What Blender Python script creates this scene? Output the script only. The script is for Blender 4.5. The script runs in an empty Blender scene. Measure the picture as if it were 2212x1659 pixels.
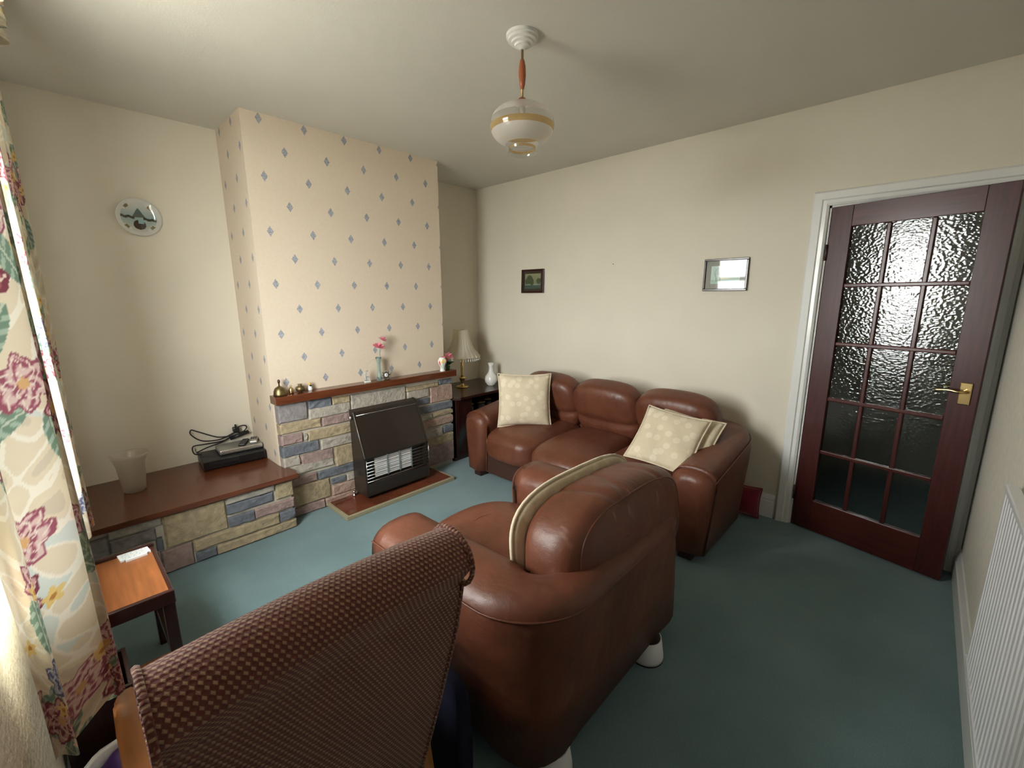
import bpy, bmesh, math, random
import numpy as np
from mathutils import Vector, Matrix, Euler

random.seed(7)
sc = bpy.context.scene
COL = sc.collection
PI = math.pi

# ------------------------------------------------------------------ camera
CAM = np.array([-3.2086, -3.5318, 1.4813])
YAW, PIT, ROL, FPX = math.radians(46.648), math.radians(-11.322), math.radians(-0.175), 942.39
_d = np.array([math.sin(YAW)*math.cos(PIT), math.cos(YAW)*math.cos(PIT), math.sin(PIT)])
_r = np.array([math.cos(YAW), -math.sin(YAW), 0.0]); _u = np.cross(_r, _d)
_r, _u = _r*math.cos(ROL)+_u*math.sin(ROL), _u*math.cos(ROL)-_r*math.sin(ROL)
cd = bpy.data.cameras.new('camera'); cam = bpy.data.objects.new('camera', cd); COL.objects.link(cam)
cd.sensor_fit = 'HORIZONTAL'; cd.sensor_width = 36.0; cd.lens = 36.0*FPX/2212.0; cd.clip_start = 0.02
m = Matrix.Identity(4)
for i in range(3):
    m[i][0], m[i][1], m[i][2], m[i][3] = _r[i], _u[i], -_d[i], CAM[i]
cam.matrix_world = m
sc.camera = cam

def at(px, py, ax, v):
    """where the sight line of a photo pixel meets the plane ax = v"""
    D = _d + _r*(px-1106)/FPX + _u*(829.5-py)/FPX
    i = 'xyz'.index(ax); t = (v-CAM[i])/D[i]
    return CAM + D*t

# ------------------------------------------------------------------ world, daylight, exposure
w = bpy.data.worlds.new('overcast_sky'); sc.world = w; w.use_nodes = True
bg = w.node_tree.nodes['Background']; bg.inputs[0].default_value = (1.0, 0.995, 0.98, 1); bg.inputs[1].default_value = 12.0
sc.view_settings.view_transform = 'Standard'; sc.view_settings.look = 'None'
sc.view_settings.gamma = 1.0; sc.view_settings.use_curve_mapping = False
sc.view_settings.exposure = 1.55
WINDOWS = [(-2.56, -1.20, 2.32)]          # the window behind the floral curtains: y range and head height
for _y0, _y1, _z1 in WINDOWS:                              # sampling portals for the daylight, no light of their own
    pl = bpy.data.lights.new('window_left_offscreen', 'AREA'); pl.shape = 'RECTANGLE'; pl.size = _z1-.92+.04; pl.size_y = _y1-_y0+.02
    pl.cycles.is_portal = True
    po = bpy.data.objects.new('window_left_offscreen', pl); COL.objects.link(po)
    po.location = (-3.46, (_y0+_y1)/2, (.92+_z1)/2); po.rotation_euler = (0, -PI/2, 0)

# ------------------------------------------------------------------ materials
MATS = {}
def N(nt, typ, **kw):
    n = nt.nodes.new(typ)
    for k, v in kw.items():
        if hasattr(n, k): setattr(n, k, v)
        else: n.inputs[k].default_value = v
    return n
def mat(name, col, rough=.6, metal=0., spec=.5, coat=0., var=0., vscale=6., bump=0., bscale=60., stretch=None, trans=0., ior=1.45, coat_rough=.08, sheen=0., alpha=1.):
    if name in MATS: return MATS[name]
    m = bpy.data.materials.new(name); m.use_nodes = True; nt = m.node_tree; b = nt.nodes['Principled BSDF']
    b.inputs['Base Color'].default_value = (*col, 1); b.inputs['Roughness'].default_value = rough
    b.inputs['Metallic'].default_value = metal; b.inputs['Specular IOR Level'].default_value = spec
    b.inputs['Coat Weight'].default_value = coat; b.inputs['Coat Roughness'].default_value = coat_rough
    b.inputs['Transmission Weight'].default_value = trans; b.inputs['IOR'].default_value = ior
    b.inputs['Sheen Weight'].default_value = sheen; b.inputs['Alpha'].default_value = alpha
    tc = nt.nodes.new('ShaderNodeTexCoord'); src = tc.outputs['Object']
    if stretch:
        mp = nt.nodes.new('ShaderNodeMapping'); mp.inputs['Scale'].default_value = stretch
        nt.links.new(src, mp.inputs[0]); src = mp.outputs[0]
    if var:
        nz = N(nt, 'ShaderNodeTexNoise'); nz.inputs['Scale'].default_value = vscale; nz.inputs['Detail'].default_value = 5
        nt.links.new(src, nz.inputs['Vector'])
        rp = nt.nodes.new('ShaderNodeValToRGB')
        rp.color_ramp.elements[0].position = .3; rp.color_ramp.elements[1].position = .7
        rp.color_ramp.elements[0].color = (*[c*(1-var) for c in col], 1)
        rp.color_ramp.elements[1].color = (*[min(1, c*(1+var)) for c in col], 1)
        nt.links.new(nz.outputs[0], rp.inputs[0]); nt.links.new(rp.outputs[0], b.inputs['Base Color'])
    if bump:
        nz = N(nt, 'ShaderNodeTexNoise'); nz.inputs['Scale'].default_value = bscale; nz.inputs['Detail'].default_value = 4
        nt.links.new(src, nz.inputs['Vector'])
        bp = nt.nodes.new('ShaderNodeBump'); bp.inputs['Strength'].default_value = bump; bp.inputs['Distance'].default_value = .01
        nt.links.new(nz.outputs[0], bp.inputs['Height']); nt.links.new(bp.outputs[0], b.inputs['Normal'])
    MATS[name] = m
    return m

def vcol_mat(name, rough=.6, coat=0., trans=0., coat_rough=.05, bump=0.):
    """printed surface: colour comes from the mesh's own print attribute"""
    m = bpy.data.materials.new(name); m.use_nodes = True; nt = m.node_tree; b = nt.nodes['Principled BSDF']
    a = nt.nodes.new('ShaderNodeVertexColor'); a.layer_name = 'print'
    nt.links.new(a.outputs[0], b.inputs['Base Color'])
    b.inputs['Roughness'].default_value = rough; b.inputs['Coat Weight'].default_value = coat; b.inputs['Coat Roughness'].default_value = coat_rough
    if trans:
        t = nt.nodes.new('ShaderNodeBsdfTranslucent'); nt.links.new(a.outputs[0], t.inputs[0])
        mx = nt.nodes.new('ShaderNodeMixShader'); mx.inputs[0].default_value = trans
        out = nt.nodes['Material Output']
        nt.links.new(b.outputs[0], mx.inputs[1]); nt.links.new(t.outputs[0], mx.inputs[2]); nt.links.new(mx.outputs[0], out.inputs[0])
    MATS[name] = m
    return m

M = {}
M['wall'] = mat('cream_wall_paint', (.76, .705, .59), .75, var=.02, vscale=3, bump=.06, bscale=140)
M['wallgrey'] = mat('textured_wall_paper', (.74, .70, .61), .7, var=.05, vscale=30, bump=.35, bscale=70)
M['ceil'] = mat('ceiling_paint', (.70, .68, .62), .85, var=.03, vscale=2, bump=.08, bscale=120)
M['white'] = mat('white_gloss_paint', (.82, .82, .80), .3, coat=.2)
M['mahog'] = mat('mahogany', (.060, .011, .009), .36, coat=.2, var=.25, vscale=5, stretch=(1, 12, 1.2), coat_rough=.15)
M['mahog_h'] = mat('mahogany_rails', (.075, .014, .010), .34, coat=.2, var=.25, vscale=5, stretch=(8, 1, 10), coat_rough=.15)
M['wood'] = mat('polished_brown_wood', (.125, .034, .013), .26, coat=.35, var=.3, vscale=4, stretch=(1.2, 14, 14), coat_rough=.12)
M['darkwood'] = mat('dark_red_wood', (.035, .010, .008), .3, coat=.4, var=.3, vscale=5, stretch=(8, 8, 1.2), coat_rough=.15)
M['orange'] = mat('orange_brown_wood', (.30, .10, .03), .3, coat=.3, var=.25, vscale=4, stretch=(14, 1.2, 6), coat_rough=.12)
M['beech'] = mat('honey_beech_wood', (.42, .17, .055), .3, coat=.3, var=.2, vscale=5, stretch=(10, 1.2, 10))
M['black'] = mat('black_plastic', (.012, .012, .014), .35)
M['brownmetal'] = mat('dark_brown_enamel', (.022, .014, .010), .35, metal=.0, coat=.3)
M['chrome'] = mat('chrome', (.75, .75, .75), .15, metal=1.)
M['silver'] = mat('silver_plastic', (.42, .41, .38), .35, metal=.6)
M['brass'] = mat('polished_brass', (.70, .52, .23), .22, metal=1.)
M['oldbrass'] = mat('tarnished_brass', (.24, .18, .09), .45, metal=1., var=.3, vscale=60)
M['mortar'] = mat('mortar', (.56, .51, .42), .9, bump=.5, bscale=150)
M['cup'] = mat('white_plastic', (.80, .82, .85), .35)
M['navy'] = mat('navy_cloth', (.004, .006, .026), .9, bump=.2, bscale=200)
M['red'] = mat('crimson_velvet', (.20, .004, .015), .8, sheen=.5, var=.15, vscale=20)
M['tealbag'] = mat('teal_plastic_bag', (.03, .42, .36), .35, var=.25, vscale=20)
M['paper'] = mat('white_paper', (.85, .86, .88), .6)
M['rad'] = mat('radiator_enamel', (.80, .80, .82), .3, coat=.3)
M['tile'] = mat('red_brown_hearth_tile', (.15, .042, .020), .14, coat=.5, var=.25, vscale=7, coat_rough=.05)
M['kerb'] = mat('stone_kerb', (.36, .31, .20), .7, bump=.4, bscale=120)
M['porcelain'] = mat('white_porcelain', (.84, .83, .80), .15, coat=.5)
M['pink'] = mat('pink_petal', (.80, .28, .36), .6, var=.2, vscale=60)
M['rose'] = mat('deep_pink_petal', (.70, .13, .19), .6, var=.25, vscale=60)
M['leaf'] = mat('green_leaf', (.03, .10, .03), .5, var=.3, vscale=40)
M['yellow'] = mat('yellow_petal', (.80, .50, .06), .6)
M['lampshade'] = None
M['ceramic'] = mat('fire_ceramic', (.55, .48, .40), .8)
M['greenglass'] = mat('pale_green_stem', (.45, .58, .55), .4)
M['purple'] = mat('purple_plastic', (.06, .02, .16), .4)
M['terracotta'] = mat('terracotta_wood', (.36, .10, .04), .35, coat=.2)
M['rosewhite'] = mat('ceiling_rose_paint', (.80, .80, .77), .5)

def carpet():
    m = bpy.data.materials.new('teal_carpet'); m.use_nodes = True; nt = m.node_tree; b = nt.nodes['Principled BSDF']
    tc = nt.nodes.new('ShaderNodeTexCoord')
    n1 = N(nt, 'ShaderNodeTexNoise'); n1.inputs['Scale'].default_value = 2.2; n1.inputs['Detail'].default_value = 3
    n2 = N(nt, 'ShaderNodeTexNoise'); n2.inputs['Scale'].default_value = 260; n2.inputs['Detail'].default_value = 2
    nt.links.new(tc.outputs['Object'], n1.inputs[0]); nt.links.new(tc.outputs['Object'], n2.inputs[0])
    r1 = nt.nodes.new('ShaderNodeValToRGB')
    r1.color_ramp.elements[0].position = .35; r1.color_ramp.elements[0].color = (.145, .235, .255, 1)
    r1.color_ramp.elements[1].position = .68; r1.color_ramp.elements[1].color = (.185, .285, .305, 1)
    nt.links.new(n1.outputs[0], r1.inputs[0])
    mx = nt.nodes.new('ShaderNodeMix'); mx.data_type = 'RGBA'; mx.blend_type = 'OVERLAY'; mx.inputs[0].default_value = .35
    nt.links.new(r1.outputs[0], mx.inputs[6]); nt.links.new(n2.outputs[0], mx.inputs[7]); nt.links.new(mx.outputs[2], b.inputs['Base Color'])
    b.inputs['Roughness'].default_value = .95; b.inputs['Sheen Weight'].default_value = .25; b.inputs['Specular IOR Level'].default_value = .1
    bp = nt.nodes.new('ShaderNodeBump'); bp.inputs['Strength'].default_value = .5; bp.inputs['Distance'].default_value = .006
    nt.links.new(n2.outputs[0], bp.inputs['Height']); nt.links.new(bp.outputs[0], b.inputs['Normal'])
    return m
M['carpet'] = carpet()

def math_node(nt, op, a, b=None, c=None):
    n = nt.nodes.new('ShaderNodeMath'); n.operation = op
    for i, v in enumerate((a, b, c)):
        if v is None: continue
        if isinstance(v, (int, float)): n.inputs[i].default_value = v
        else: nt.links.new(v, n.inputs[i])
    return n.outputs[0]

def diamonds(name, axis, o_u, o_z, su, sz):
    """wallpaper with a staggered lattice of small printed diamonds (object space = metres)"""
    m = bpy.data.materials.new(name); m.use_nodes = True; nt = m.node_tree; b = nt.nodes['Principled BSDF']
    tc = nt.nodes.new('ShaderNodeTexCoord'); sp = nt.nodes.new('ShaderNodeSeparateXYZ'); nt.links.new(tc.outputs['Object'], sp.inputs[0])
    u = math_node(nt, 'DIVIDE', math_node(nt, 'SUBTRACT', sp.outputs[axis], o_u), su)
    v = math_node(nt, 'DIVIDE', math_node(nt, 'SUBTRACT', sp.outputs['Z'], o_z), sz)
    best = None
    nz = N(nt, 'ShaderNodeTexNoise'); nz.inputs['Scale'].default_value = 300; nz.inputs['Detail'].default_value = 2
    nt.links.new(tc.outputs['Object'], nz.inputs[0])
    for off in (0., .5):
        a1 = math_node(nt, 'ABSOLUTE', math_node(nt, 'SUBTRACT', math_node(nt, 'FRACT', math_node(nt, 'ADD', u, off+.5)), .5))
        a2 = math_node(nt, 'ABSOLUTE', math_node(nt, 'SUBTRACT', math_node(nt, 'FRACT', math_node(nt, 'ADD', v, off+.5)), .5))
        dd = math_node(nt, 'ADD', math_node(nt, 'MULTIPLY', a1, su/.0200), math_node(nt, 'MULTIPLY', a2, sz/.0315))
        best = dd if best is None else math_node(nt, 'MINIMUM', best, dd)
    dn = math_node(nt, 'ADD', best, math_node(nt, 'MULTIPLY', math_node(nt, 'SUBTRACT', nz.outputs[0], .5), .35))
    inside = math_node(nt, 'LESS_THAN', dn, 1.)
    n3 = N(nt, 'ShaderNodeTexNoise'); n3.inputs['Scale'].default_value = 220; nt.links.new(tc.outputs['Object'], n3.inputs[0])
    rc = nt.nodes.new('ShaderNodeValToRGB'); rc.color_ramp.elements[0].color = (.21, .22, .26, 1); rc.color_ramp.elements[1].color = (.48, .48, .52, 1)
    rc.color_ramp.elements[0].position = .35; rc.color_ramp.elements[1].position = .65
    nt.links.new(n3.outputs[0], rc.inputs[0])
    n4 = N(nt, 'ShaderNodeTexNoise'); n4.inputs['Scale'].default_value = 60; n4.inputs['Detail'].default_value = 5; nt.links.new(tc.outputs['Object'], n4.inputs[0])
    rb = nt.nodes.new('ShaderNodeValToRGB'); rb.color_ramp.elements[0].color = (.70, .575, .445, 1); rb.color_ramp.elements[1].color = (.76, .655, .53, 1)
    nt.links.new(n4.outputs[0], rb.inputs[0])
    mx = nt.nodes.new('ShaderNodeMix'); mx.data_type = 'RGBA'
    nt.links.new(inside, mx.inputs[0]); nt.links.new(rb.outputs[0], mx.inputs[6]); nt.links.new(rc.outputs[0], mx.inputs[7])
    nt.links.new(mx.outputs[2], b.inputs['Base Color']); b.inputs['Roughness'].default_value = .8
    bp = nt.nodes.new('ShaderNodeBump'); bp.inputs['Strength'].default_value = .12; bp.inputs['Distance'].default_value = .004
    nt.links.new(n4.outputs[0], bp.inputs['Height']); nt.links.new(bp.outputs[0], b.inputs['Normal'])
    return m
M['paper_front'] = diamonds('diamond_wallpaper', 'X', -2.172, 2.52, .2635, .3185)
M['paper_side'] = diamonds('diamond_wallpaper_return', 'Y', -.322, 2.52, .243, .3185)

def leather(worn=False):
    m = bpy.data.materials.new('worn_tan_leather' if worn else 'tan_leather'); m.use_nodes = True; nt = m.node_tree; b = nt.nodes['Principled BSDF']
    tc = nt.nodes.new('ShaderNodeTexCoord')
    n1 = N(nt, 'ShaderNodeTexNoise'); n1.inputs['Scale'].default_value = 5; n1.inputs['Detail'].default_value = 6; n1.inputs['Roughness'].default_value = .65
    nt.links.new(tc.outputs['Object'], n1.inputs[0])
    r = nt.nodes.new('ShaderNodeValToRGB'); r.color_ramp.elements[0].position = .3; r.color_ramp.elements[1].position = .72
    r.color_ramp.elements[0].color = (.105, .033, .017, 1); r.color_ramp.elements[1].color = (.180, .058, .030, 1)
    nt.links.new(n1.outputs[0], r.inputs[0]); nt.links.new(r.outputs[0], b.inputs['Base Color'])
    if worn:      # pale scuffs across the top of a much used cushion
        mw = nt.nodes.new('ShaderNodeMapping'); mw.inputs['Scale'].default_value = (28, 7, 10); mw.inputs['Rotation'].default_value = (0, 0, .5)
        nw = N(nt, 'ShaderNodeTexNoise'); nw.inputs['Scale'].default_value = 1.; nw.inputs['Detail'].default_value = 6
        nt.links.new(tc.outputs['Object'], mw.inputs[0]); nt.links.new(mw.outputs[0], nw.inputs[0])
        rw = nt.nodes.new('ShaderNodeValToRGB'); rw.color_ramp.elements[0].position = .62; rw.color_ramp.elements[1].position = .74
        rw.color_ramp.elements[0].color = (0, 0, 0, 1); rw.color_ramp.elements[1].color = (.55, .55, .55, 1)
        sz_ = nt.nodes.new('ShaderNodeSeparateXYZ'); nt.links.new(tc.outputs['Object'], sz_.inputs[0])
        up = nt.nodes.new('ShaderNodeMapRange'); up.inputs[1].default_value = .06; up.inputs[2].default_value = .17; nt.links.new(sz_.outputs['Z'], up.inputs[0])
        nt.links.new(nw.outputs[0], rw.inputs[0])
        mxw = nt.nodes.new('ShaderNodeMix'); mxw.data_type = 'RGBA'; mxw.inputs[7].default_value = (.42, .26, .19, 1)
        nt.links.new(math_node(nt, 'MULTIPLY', rw.outputs[0], up.outputs[0]), mxw.inputs[0]); nt.links.new(r.outputs[0], mxw.inputs[6]); nt.links.new(mxw.outputs[2], b.inputs['Base Color'])
    r2 = nt.nodes.new('ShaderNodeMapRange'); r2.inputs[3].default_value = .33; r2.inputs[4].default_value = .52
    nt.links.new(n1.outputs[0], r2.inputs[0]); nt.links.new(r2.outputs[0], b.inputs['Roughness'])
    v = N(nt, 'ShaderNodeTexVoronoi'); v.inputs['Scale'].default_value = 240; nt.links.new(tc.outputs['Object'], v.inputs['Vector'])
    b1 = nt.nodes.new('ShaderNodeBump'); b1.inputs['Strength'].default_value = .12; b1.inputs['Distance'].default_value = .002
    nt.links.new(v.outputs[0], b1.inputs['Height'])
    n2 = N(nt, 'ShaderNodeTexNoise'); n2.inputs['Scale'].default_value = 9; n2.inputs['Detail'].default_value = 3
    mp = nt.nodes.new('ShaderNodeMapping'); mp.inputs['Scale'].default_value = (1.6, .7, 1.0); mp.inputs['Rotation'].default_value = (.3, .2, .5)
    nt.links.new(tc.outputs['Object'], mp.inputs[0]); nt.links.new(mp.outputs[0], n2.inputs[0])
    b2 = nt.nodes.new('ShaderNodeBump'); b2.inputs['Strength'].default_value = .22; b2.inputs['Distance'].default_value = .03
    nt.links.new(n2.outputs[0], b2.inputs['Height']); nt.links.new(b1.outputs[0], b2.inputs['Normal']); nt.links.new(b2.outputs[0], b.inputs['Normal'])
    return m
M['leather'] = leather(); M['leather_worn'] = leather(True)
M['leatherdark'] = mat('brown_base_cloth', (.055, .022, .014), .7, bump=.2, bscale=200)

def check_cloth():
    m = bpy.data.materials.new('burgundy_tan_check_cloth'); m.use_nodes = True; nt = m.node_tree; b = nt.nodes['Principled BSDF']
    uv = nt.nodes.new('ShaderNodeUVMap'); sp = nt.nodes.new('ShaderNodeSeparateXYZ'); nt.links.new(uv.outputs[0], sp.inputs[0])
    P_ = .0105
    u = math_node(nt, 'MULTIPLY', sp.outputs['X'], 1/P_); v = math_node(nt, 'MULTIPLY', sp.outputs['Y'], 1/P_)
    row = math_node(nt, 'FLOOR', v)
    us = math_node(nt, 'ADD', u, math_node(nt, 'MULTIPLY', math_node(nt, 'MODULO', row, 2.), .5))
    fu = math_node(nt, 'SUBTRACT', math_node(nt, 'FRACT', us), .5); fv = math_node(nt, 'SUBTRACT', math_node(nt, 'FRACT', v), .5)
    # tan fleck: a slanted soft rhombus in every cell
    a = math_node(nt, 'ABSOLUTE', math_node(nt, 'ADD', fu, math_node(nt, 'MULTIPLY', fv, .45)))
    dd = math_node(nt, 'ADD', math_node(nt, 'MULTIPLY', a, 2.2), math_node(nt, 'MULTIPLY', math_node(nt, 'ABSOLUTE', fv), 1.7))
    rmp = nt.nodes.new('ShaderNodeValToRGB')
    rmp.color_ramp.elements[0].position = .50; rmp.color_ramp.elements[0].color = (.44, .285, .17, 1)
    rmp.color_ramp.elements[1].position = .86; rmp.color_ramp.elements[1].color = (.17, .040, .032, 1)
    e = rmp.color_ramp.elements.new(.68); e.color = (.32, .15, .11, 1)
    nt.links.new(dd, rmp.inputs[0])
    nt.links.new(rmp.outputs[0], b.inputs['Base Color']); b.inputs['Roughness'].default_value = .9; b.inputs['Sheen Weight'].default_value = .35
    bp = nt.nodes.new('ShaderNodeBump'); bp.inputs['Strength'].default_value = .5; bp.inputs['Distance'].default_value = .003; bp.invert = True
    nt.links.new(dd, bp.inputs['Height']); nt.links.new(bp.outputs[0], b.inputs['Normal'])
    return m
M['check'] = check_cloth()

def spotted_cream():
    m = bpy.data.materials.new('cream_spotted_cloth'); m.use_nodes = True; nt = m.node_tree; b = nt.nodes['Principled BSDF']
    uv = nt.nodes.new('ShaderNodeUVMap')
    v = N(nt, 'ShaderNodeTexVoronoi'); v.voronoi_dimensions = '2D'; v.inputs['Scale'].default_value = 14; v.inputs['Randomness'].default_value = .8
    nt.links.new(uv.outputs[0], v.inputs['Vector'])
    r = nt.nodes.new('ShaderNodeValToRGB'); r.color_ramp.elements[0].position = .27; r.color_ramp.elements[1].position = .30
    r.color_ramp.elements[0].color = (.79, .685, .52, 1); r.color_ramp.elements[1].color = (.705, .595, .43, 1)
    nt.links.new(v.outputs['Distance'], r.inputs[0]); nt.links.new(r.outputs[0], b.inputs['Base Color'])
    b.inputs['Roughness'].default_value = .85; b.inputs['Sheen Weight'].default_value = .3
    n = N(nt, 'ShaderNodeTexNoise'); n.inputs['Scale'].default_value = 7; n.inputs['Detail'].default_value = 3; nt.links.new(uv.outputs[0], n.inputs[0])
    bp = nt.nodes.new('ShaderNodeBump'); bp.inputs['Strength'].default_value = .5; bp.inputs['Distance'].default_value = .03
    nt.links.new(n.outputs[0], bp.inputs['Height']); nt.links.new(bp.outputs[0], b.inputs['Normal'])
    return m
M['cream'] = spotted_cream()

def obscure_glass():
    m = bpy.data.materials.new('obscure_glass'); m.use_nodes = True; nt = m.node_tree; b = nt.nodes['Principled BSDF']
    b.inputs['Base Color'].default_value = (.80, .86, .84, 1); b.inputs['Transmission Weight'].default_value = 1; b.inputs['Roughness'].default_value = .025; b.inputs['IOR'].default_value = 1.52
    tc = nt.nodes.new('ShaderNodeTexCoord')
    mp = nt.nodes.new('ShaderNodeMapping'); mp.inputs['Scale'].default_value = (1, 46, 62); nt.links.new(tc.outputs['Object'], mp.inputs[0])
    v = N(nt, 'ShaderNodeTexVoronoi'); v.feature = 'SMOOTH_F1'; v.inputs['Scale'].default_value = 1.6; nt.links.new(mp.outputs[0], v.inputs['Vector'])
    mp2 = nt.nodes.new('ShaderNodeMapping'); mp2.inputs['Scale'].default_value = (1, 50, 170); nt.links.new(tc.outputs['Object'], mp2.inputs[0])
    n = N(nt, 'ShaderNodeTexNoise'); n.inputs['Scale'].default_value = 1.; n.inputs['Detail'].default_value = 2; nt.links.new(mp2.outputs[0], n.inputs[0])
    ad = math_node(nt, 'ADD', v.outputs[0], math_node(nt, 'MULTIPLY', n.outputs[0], .8))
    bp = nt.nodes.new('ShaderNodeBump'); bp.inputs['Strength'].default_value = 1.; bp.inputs['Distance'].default_value = .00075
    nt.links.new(ad, bp.inputs['Height']); nt.links.new(bp.outputs[0], b.inputs['Normal'])
    return m
M['obscure'] = obscure_glass()

def thin_glass(name, tint=(1, 1, 1), gloss=.12, diffuse=0., dcol=(.85, .83, .8)):
    """thin sheet of glass: mostly lets light straight through, reflects a little, may be frosted"""
    m = bpy.data.materials.new(name); m.use_nodes = True; nt = m.node_tree
    for n in list(nt.nodes):
        if n.type != 'OUTPUT_MATERIAL': nt.nodes.remove(n)
    out = [n for n in nt.nodes if n.type == 'OUTPUT_MATERIAL'][0]
    t = nt.nodes.new('ShaderNodeBsdfTransparent'); t.inputs[0].default_value = (*tint, 1)
    g = nt.nodes.new('ShaderNodeBsdfGlossy'); g.inputs['Roughness'].default_value = .04
    f = nt.nodes.new('ShaderNodeFresnel'); f.inputs[0].default_value = 1.5
    ge = nt.nodes.new('ShaderNodeNewGeometry'); front = math_node(nt, 'SUBTRACT', 1., ge.outputs['Backfacing'])
    fa = math_node(nt, 'MULTIPLY', math_node(nt, 'ADD', f.outputs[0], gloss*.3), front)
    mx = nt.nodes.new('ShaderNodeMixShader'); nt.links.new(fa, mx.inputs[0]); nt.links.new(t.outputs[0], mx.inputs[1]); nt.links.new(g.outputs[0], mx.inputs[2])
    last = mx.outputs[0]
    if diffuse:
        dmix = nt.nodes.new('ShaderNodeMixShader'); dmix.inputs[0].default_value = .5
        d1 = nt.nodes.new('ShaderNodeBsdfDiffuse'); d1.inputs[0].default_value = (*dcol, 1)
        d2 = nt.nodes.new('ShaderNodeBsdfTranslucent'); d2.inputs[0].default_value = (*dcol, 1)
        nt.links.new(d1.outputs[0], dmix.inputs[1]); nt.links.new(d2.outputs[0], dmix.inputs[2])
        m2 = nt.nodes.new('ShaderNodeMixShader'); m2.inputs[0].default_value = diffuse
        nt.links.new(last, m2.inputs[1]); nt.links.new(dmix.outputs[0], m2.inputs[2]); last = m2.outputs[0]
    nt.links.new(last, out.inputs[0])
    return m
M['pane'] = thin_glass('window_glass', (.97, .99, .98), .02)
M['clear'] = thin_glass('clear_glass', (.93, .95, .95), .25, .06)
M['frost'] = thin_glass('frosted_glass', (.9, .9, .9), .1, .62, (.82, .78, .74))
M['frostvase'] = thin_glass('cloudy_cut_glass', (.92, .90, .88), .35, .30, (.80, .76, .70))
M['amber'] = thin_glass('amber_glass', (.86, .66, .36), .3, .40, (.66, .45, .20))
M['shade'] = thin_glass('silk_lampshade', (.8, .75, .6), .0, .93, (.90, .84, .70))

# stones
STC = dict(g=(.27, .245, .245), b=(.155, .165, .19), t=(.40, .315, .20), m=(.335, .235, .215), l=(.42, .375, .32), p=(.43, .29, .235))
for k, c in STC.items():
    M['st_'+k] = mat('stone_'+{'g': 'grey', 'b': 'blue', 't': 'tan', 'm': 'mauve', 'l': 'pale', 'p': 'pink'}[k], c, .9, var=.22, vscale=28, bump=.7, bscale=55)

# ------------------------------------------------------------------ mesh helpers
def mesh_obj(name, verts, faces, m, parent=None, smooth=False, loc=None, rot=None, uvs=None):
    me = bpy.data.meshes.new(name); me.from_pydata([tuple(map(float, v)) for v in verts], [], faces)
    me.update()
    return finish(name, me, m, parent, smooth, loc, rot)
def finish(name, me, m, parent=None, smooth=False, loc=None, rot=None):
    if m is not None: me.materials.append(m)
    if smooth: me.polygons.foreach_set('use_smooth', [True]*len(me.polygons))
    o = bpy.data.objects.new(name, me); COL.objects.link(o)
    if loc is not None: o.location = loc
    if rot is not None: o.rotation_euler = rot
    if parent is not None: o.parent = parent
    return o
def bm_obj(name, bm, m, parent=None, smooth=False, loc=None, rot=None):
    bmesh.ops.recalc_face_normals(bm, faces=bm.faces)
    me = bpy.data.meshes.new(name); bm.to_mesh(me); bm.free()
    return finish(name, me, m, parent, smooth, loc, rot)
def thing(name, label, cat, loc=(0, 0, 0), rz=0, group=None, rot=None):
    o = bpy.data.objects.new(name, None); COL.objects.link(o); o.empty_display_size = .1
    o.location = loc; o.rotation_euler = rot if rot else (0, 0, rz); tag(o, label, cat, group)
    return o
def tag(o, label, cat, group=None):
    o['label'] = label; o['category'] = cat
    if group: o['group'] = group
    return o
def struct(o):
    o['kind'] = 'structure'; return o
def add_box(bm, x0, x1, y0, y1, z0, z1, bev=0., seg=2):
    vs = [bm.verts.new(p) for p in ((x0, y0, z0), (x1, y0, z0), (x1, y1, z0), (x0, y1, z0), (x0, y0, z1), (x1, y0, z1), (x1, y1, z1), (x0, y1, z1))]
    fs = [bm.faces.new([vs[i] for i in f]) for f in ((3, 2, 1, 0), (4, 5, 6, 7), (0, 1, 5, 4), (1, 2, 6, 5), (2, 3, 7, 6), (3, 0, 4, 7))]
    if bev:
        es = {e for f in fs for e in f.edges}
        bmesh.ops.bevel(bm, geom=list(es), offset=bev, segments=seg, affect='EDGES', profile=.5)
def box(name, x0, x1, y0, y1, z0, z1, m, parent=None, bev=0., loc=None, rot=None, seg=2):
    bm = bmesh.new(); add_box(bm, min(x0, x1), max(x0, x1), min(y0, y1), max(y0, y1), min(z0, z1), max(z0, z1), bev, seg)
    return bm_obj(name, bm, m, parent, False, loc, rot)
def prism(name, poly, lo, hi, axis, m, parent=None, bev=0., loc=None, rot=None):
    """extrude a polygon; axis 'z': poly is (x,y); 'x': (y,z); 'y': (x,z)"""
    bm = bmesh.new()
    def P3(p, h): return {'z': (p[0], p[1], h), 'x': (h, p[0], p[1]), 'y': (p[0], h, p[1])}[axis]
    a = [bm.verts.new(P3(p, lo)) for p in poly]; b = [bm.verts.new(P3(p, hi)) for p in poly]
    n = len(poly)
    fs = [bm.faces.new(a), bm.faces.new(b[::-1])] + [bm.faces.new((a[i], a[(i+1) % n], b[(i+1) % n], b[i])) for i in range(n)]
    if bev: bmesh.ops.bevel(bm, geom=list({e for f in fs for e in f.edges}), offset=bev, segments=2, affect='EDGES')
    return bm_obj(name, bm, m, parent, False, loc, rot)
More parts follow.
